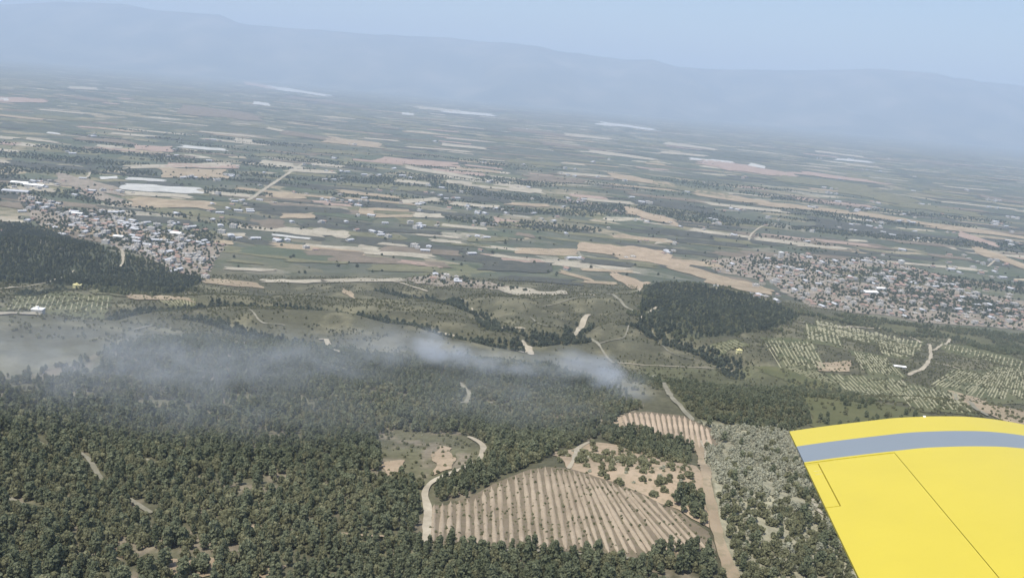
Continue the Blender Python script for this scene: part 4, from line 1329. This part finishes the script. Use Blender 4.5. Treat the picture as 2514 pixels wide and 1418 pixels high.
# ------------------------------------------------------------------ aircraft wing
def build_wing():
    S = rays(1656, 466)                     # outboard along the span
    tip = rays(1938, 1058) * 7.5            # trailing edge at the tip, from the camera
    lead = rays(2640, 1085); lead = lead * (tip @ S) / (lead @ S)
    C = lead - tip; CH = np.linalg.norm(C); C /= CH
    N = np.cross(C, S); N = N if N[2] > 0 else -N
    O = CAM + tip
    # upper surface over the chord (c from trailing edge), read off the curved tip edge
    uc = np.array([0.0, 0.18, 0.375, 0.6, 0.797, 1.06, 1.3, 1.5, 1.7, 1.86, 1.97, 2.04, CH]); un = np.array([0, 0.036, 0.0714, 0.109, 0.1417, 0.163, 0.171, 0.158, 0.128, 0.093, 0.06, 0.032, -0.02])
    lc = np.array([CH, 2.05, 1.95, 1.75, 1.4, 0.9, 0.4, 0.0]); ln = np.array([-0.02, -0.062, -0.085, -0.105, -0.11, -0.085, -0.045, -0.018])
    up = lambda c: np.interp(c, _uf, _un)
    # smooth the profile
    from numpy import interp
    _uf = np.linspace(0, CH, 120); _un = interp(_uf, uc, un)
    k = np.hanning(15); k /= k.sum(); sm = np.convolve(np.pad(_un, 7, mode='edge'), k, mode='valid')
    w = sstep(0.08, 0.3, _uf) * (1 - sstep(CH - 0.18, CH - 0.03, _uf)); _un = _un * (1 - w) + sm * w
    lo = lambda c: np.interp(c, lc[::-1], ln[::-1])

    root = empty('aircraft_wing', O)
    rot = Matrix(((C[0], S[0], N[0]), (C[1], S[1], N[1]), (C[2], S[2], N[2]))).to_4x4()
    # local x along the chord, y outboard, z up
    if np.linalg.det(np.array([C, S, N])) < 0:
        raise RuntimeError('wing frame is left-handed')
    root.matrix_world = Matrix.Translation(Vector(O)) @ rot
    tag(root, 'yellow aircraft wing with a grey blue band across its tip', 'aircraft wing')

    def skin_mat(name, col, rough, ss):
        m = NT(name)
        tc = m.n('ShaderNodeTexCoord').outputs['Object']
        a = m.noise(tc, 2.2, 4); b = m.noise(tc, 26, 3)
        c = m.mix(m.math('MULTIPLY', m.ramp(a, [(0.35, 0.0), (0.75, 1.0)]), 0.35), col, tuple(x * 0.86 for x in col))
        c = m.mix(m.math('MULTIPLY', m.ramp(b, [(0.62, 0.0), (0.75, 1.0)]), 0.12), c, tuple(x * 0.75 for x in col))
        p = m.principled(c, rough, 0.35)
        p.inputs['Coat Weight'].default_value = 0.3
        p.inputs['Coat Roughness'].default_value = 0.25
        bp = m.n('ShaderNodeBump'); bp.inputs['Strength'].default_value = 0.04; bp.inputs['Distance'].default_value = 0.02
        m.l(a, bp.inputs['Height']); m.l(bp.outputs[0], p.inputs['Normal'])
        return m.mat
    yel = skin_mat('yellow_wing_paint', (0.53, 0.435, 0.035), 0.5, 0)
    blu = skin_mat('grey_blue_band_paint', (0.19, 0.218, 0.243), 0.4, 0)
    dark = plain_mat('dark_gap', (0.26, 0.21, 0.03), 0.9, 0.1, 0.1)
    steel = plain_mat('rivet_metal', (0.5, 0.45, 0.2), 0.5, 0.4, 0.1)

    def shell(name, c0, c1, y0, y1, mat, parent=root, dz=0.0, n=40, top_only=False, bottom=None):
        """closed piece of the wing between two chord stations and two span stations"""
        cs = np.linspace(c0, c1, n)
        if c1 > CH - 0.2:
            cs = c0 + (c1 - c0) * np.sin(np.linspace(0, 1, n) * math.pi / 2)
        V, Fc = [], []
        for y in (y0, y1):
            V += [(c, y, up(c) + dz) for c in cs]
            V += [(c, y, (lo(c) if bottom is None else up(c) - bottom)) for c in cs]
        for i in range(n - 1):
            a, b = i, i + 1; q = 2 * n
            Fc.append((a, b, q + b, q + a)); Fc.append((n + b, n + a, q + n + a, q + n + b))
            Fc.append((n + a, n + b, b, a)); Fc.append((q + a, q + b, q + n + b, q + n + a))
        Fc.append((0, 2 * n, 3 * n, n)); Fc.append((n - 1, 2 * n - 1, 4 * n - 1, 3 * n - 1))
        o = mesh_obj(name, V, Fc, mat, parent)
        bm = bmesh.new(); bm.from_mesh(o.data)
        bmesh.ops.remove_doubles(bm, verts=bm.verts[:], dist=1e-5)
        bmesh.ops.recalc_face_normals(bm, faces=bm.faces[:])
        for f in bm.faces: f.smooth = len(f.verts) == 4 and abs(f.normal.y) < 0.5 and f.calc_area() < 5
        bm.to_mesh(o.data); bm.free()
        try:
            o.data.set_sharp_from_angle(angle=math.radians(30))
        except Exception:
            pass
        return o

    def at(u, v, y):
        d = rays(u, v); p = d * ((tip @ S) + y) / (d @ S) - tip
        return p @ C
    y_o, y_i = -0.425, -0.85
    hinge = float(at(2195, 1112, y_i))
    gap = 0.004
    shell('wingtip', 0, CH, y_o, 0.0, yel)
    shell('tip_band', 0, CH, y_i + 0.03, y_o, blu, dz=0.0)
    shell('band_edge', 0, CH, y_i, y_i + 0.03, yel)
    shell('main_panel', hinge + gap / 2, CH, -6.6, y_i - 0.0, yel)
    tab_in = -1.74; tab_c = float(at(2063, 1240, tab_in))
    tab_o = y_i - 0.045
    ail = empty('aileron', (0, 0, 0)); ail.parent = root
    a1 = shell('aileron_skin', tab_c + 0.004, hinge - gap / 2, -4.6, y_i - 0.018, yel, ail)
    a2 = shell('aileron_skin', 0.0, tab_c + 0.004, -4.6, tab_in - 0.005, yel, ail)
    a3 = shell('trim_tab', 0.0, tab_c - 0.004, tab_in + 0.005, tab_o, yel, ail)
    a4 = shell('aileron_skin', 0.0, tab_c + 0.004, tab_o + 0.006, y_i - 0.018, yel, ail)
    shell('main_panel', 0.0, hinge - gap / 2, -6.6, -4.62, yel)
    # darkened strips under the seams: shade of the panel gaps put into their colour
    shell('hinge_gap', hinge - 0.03, hinge + 0.03, -4.61, y_i - 0.004, dark, root, dz=-0.014, n=4, bottom=0.05)
    shell('tab_gap_shade', 0.02, tab_c + 0.02, tab_in - 0.03, tab_o + 0.03, dark, ail, dz=-0.008, n=6, bottom=0.014)
    shell('end_gap_shade', 0.02, hinge + 0.02, y_i - 0.03, y_i + 0.01, dark, root, dz=-0.012, n=6, bottom=0.03)
    # tab hinge strap and a row of rivet heads beside each seam
    for y in (-1.05, -1.12):
        shell('tab_hinge', 0.03, tab_c - 0.006, y - 0.003, y + 0.003, steel, a3, dz=0.0015, n=8, bottom=0.002)
    # lift-light / static wick at the tip edge
    mesh_obj('tip_light', *box_geo(0.99, 1.008, -0.025, -0.007, float(up(1.0)) - 0.01, float(up(1.0)) + 0.009), M['roof_white'], root)
    V, Fc = [], []
    return root


build_wing()


# ------------------------------------------------------------------ smoke from the burning wood
def build_smoke():
    #      u,   v,    dist, ru,  rv,  depth, weight
    B = [(1058, 850, 600, 62, 54, 18, 3.6), (1120, 872, 590, 95, 38, 22, 1.8), (1210, 888, 590, 130, 38, 24, 1.4), (1320, 898, 590, 120, 42, 24, 1.0),
         (1488, 918, 570, 60, 60, 18, 3.2), (1415, 890, 580, 100, 46, 22, 1.3), (1545, 955, 540, 80, 60, 22, 0.7), (950, 850, 590, 180, 75, 36, 1.0), (760, 885, 540, 290, 105, 40, 0.8),
         (460, 900, 505, 420, 160, 45, 0.85), (110, 900, 505, 420, 190, 50, 0.6), (230, 810, 640, 340, 110, 60, 0.22), (-220, 880, 540, 330, 180, 60, 0.4), (450, 985, 420, 950, 190, 45, 0.42), (1250, 965, 450, 420, 120, 40, 0.42)]
    m = NT('thin_smoke')
    tc = m.n('ShaderNodeTexCoord').outputs['Object']
    total = None
    lo = np.full(3, 1e9); hi = -lo
    for (u, v, dist, ru, rv, dep, w) in B:
        c = CAM + rays(u, v) * dist
        r = np.array([ru * dist / FPX, dep, rv * dist / FPX])
        lo = np.minimum(lo, c - r * 1.02); hi = np.maximum(hi, c + r * 1.02)
        s = m.n('ShaderNodeVectorMath'); s.operation = 'SUBTRACT'; m.l(tc, s.inputs[0]); s.inputs[1].default_value = tuple(c)
        q = m.n('ShaderNodeVectorMath'); q.operation = 'DIVIDE'; m.l(s.outputs[0], q.inputs[0]); q.inputs[1].default_value = tuple(r)
        L = m.n('ShaderNodeVectorMath'); L.operation = 'LENGTH'; m.l(q.outputs[0], L.inputs[0])
        mr = m.n('ShaderNodeMapRange'); mr.interpolation_type = 'SMOOTHSTEP'
        m.l(L.outputs['Value'], mr.inputs['Value'])
        mr.inputs['From Min'].default_value = 0.0; mr.inputs['From Max'].default_value = 1.0
        mr.inputs['To Min'].default_value = w * 25.0 / dep; mr.inputs['To Max'].default_value = 0.0
        total = mr.outputs[0] if total is None else m.math('ADD', total, mr.outputs[0])
    mp = m.n('ShaderNodeMapping'); mp.inputs['Scale'].default_value = (0.7, 1, 1.3); mp.inputs['Rotation'].default_value = (0, math.radians(-20), 0)
    m.l(tc, mp.inputs['Vector'])
    nz = m.noise(mp.outputs[0], 0.075, 6, 0.68)
    f = m.n('ShaderNodeMapRange'); m.l(nz, f.inputs['Value'])
    f.inputs['From Min'].default_value = 0.38; f.inputs['From Max'].default_value = 0.66; f.inputs['To Min'].default_value = 0.03; f.inputs['To Max'].default_value = 2.1
    den = m.math('MULTIPLY', m.math('MULTIPLY', total, f.outputs[0]), 0.022)
    pv = m.n('ShaderNodeVolumePrincipled')
    pv.inputs['Color'].default_value = (0.76, 0.81, 0.88, 1)
    pv.inputs['Anisotropy'].default_value = 0.1
    m.l(den, pv.inputs['Density'])
    m.l(pv.outputs[0], m.out.inputs['Volume'])
    V, Fc = box_geo(lo[0], hi[0], lo[1], hi[1], lo[2], hi[2])
    o = mesh_obj('smoke', V, Fc, m.mat)
    tag(o, 'thin blue grey smoke drifting off the burning wood', 'smoke', None, 'stuff')
    return o


build_smoke()


# ------------------------------------------------------------------ haze
def build_haze():
    m = NT('even_haze')
    pv = m.n('ShaderNodeVolumePrincipled')
    pv.inputs['Color'].default_value = (0.60, 0.73, 0.92, 1)
    pv.inputs['Density'].default_value = HAZE_DENSITY
    pv.inputs['Anisotropy'].default_value = 0.0
    m.l(pv.outputs[0], m.out.inputs['Volume'])
    V, Fc = box_geo(-90000, 90000, -2000, 66000, -12, 1900)
    o = mesh_obj('haze', V, Fc, m.mat)
    tag(o, kind='stuff')


build_haze()
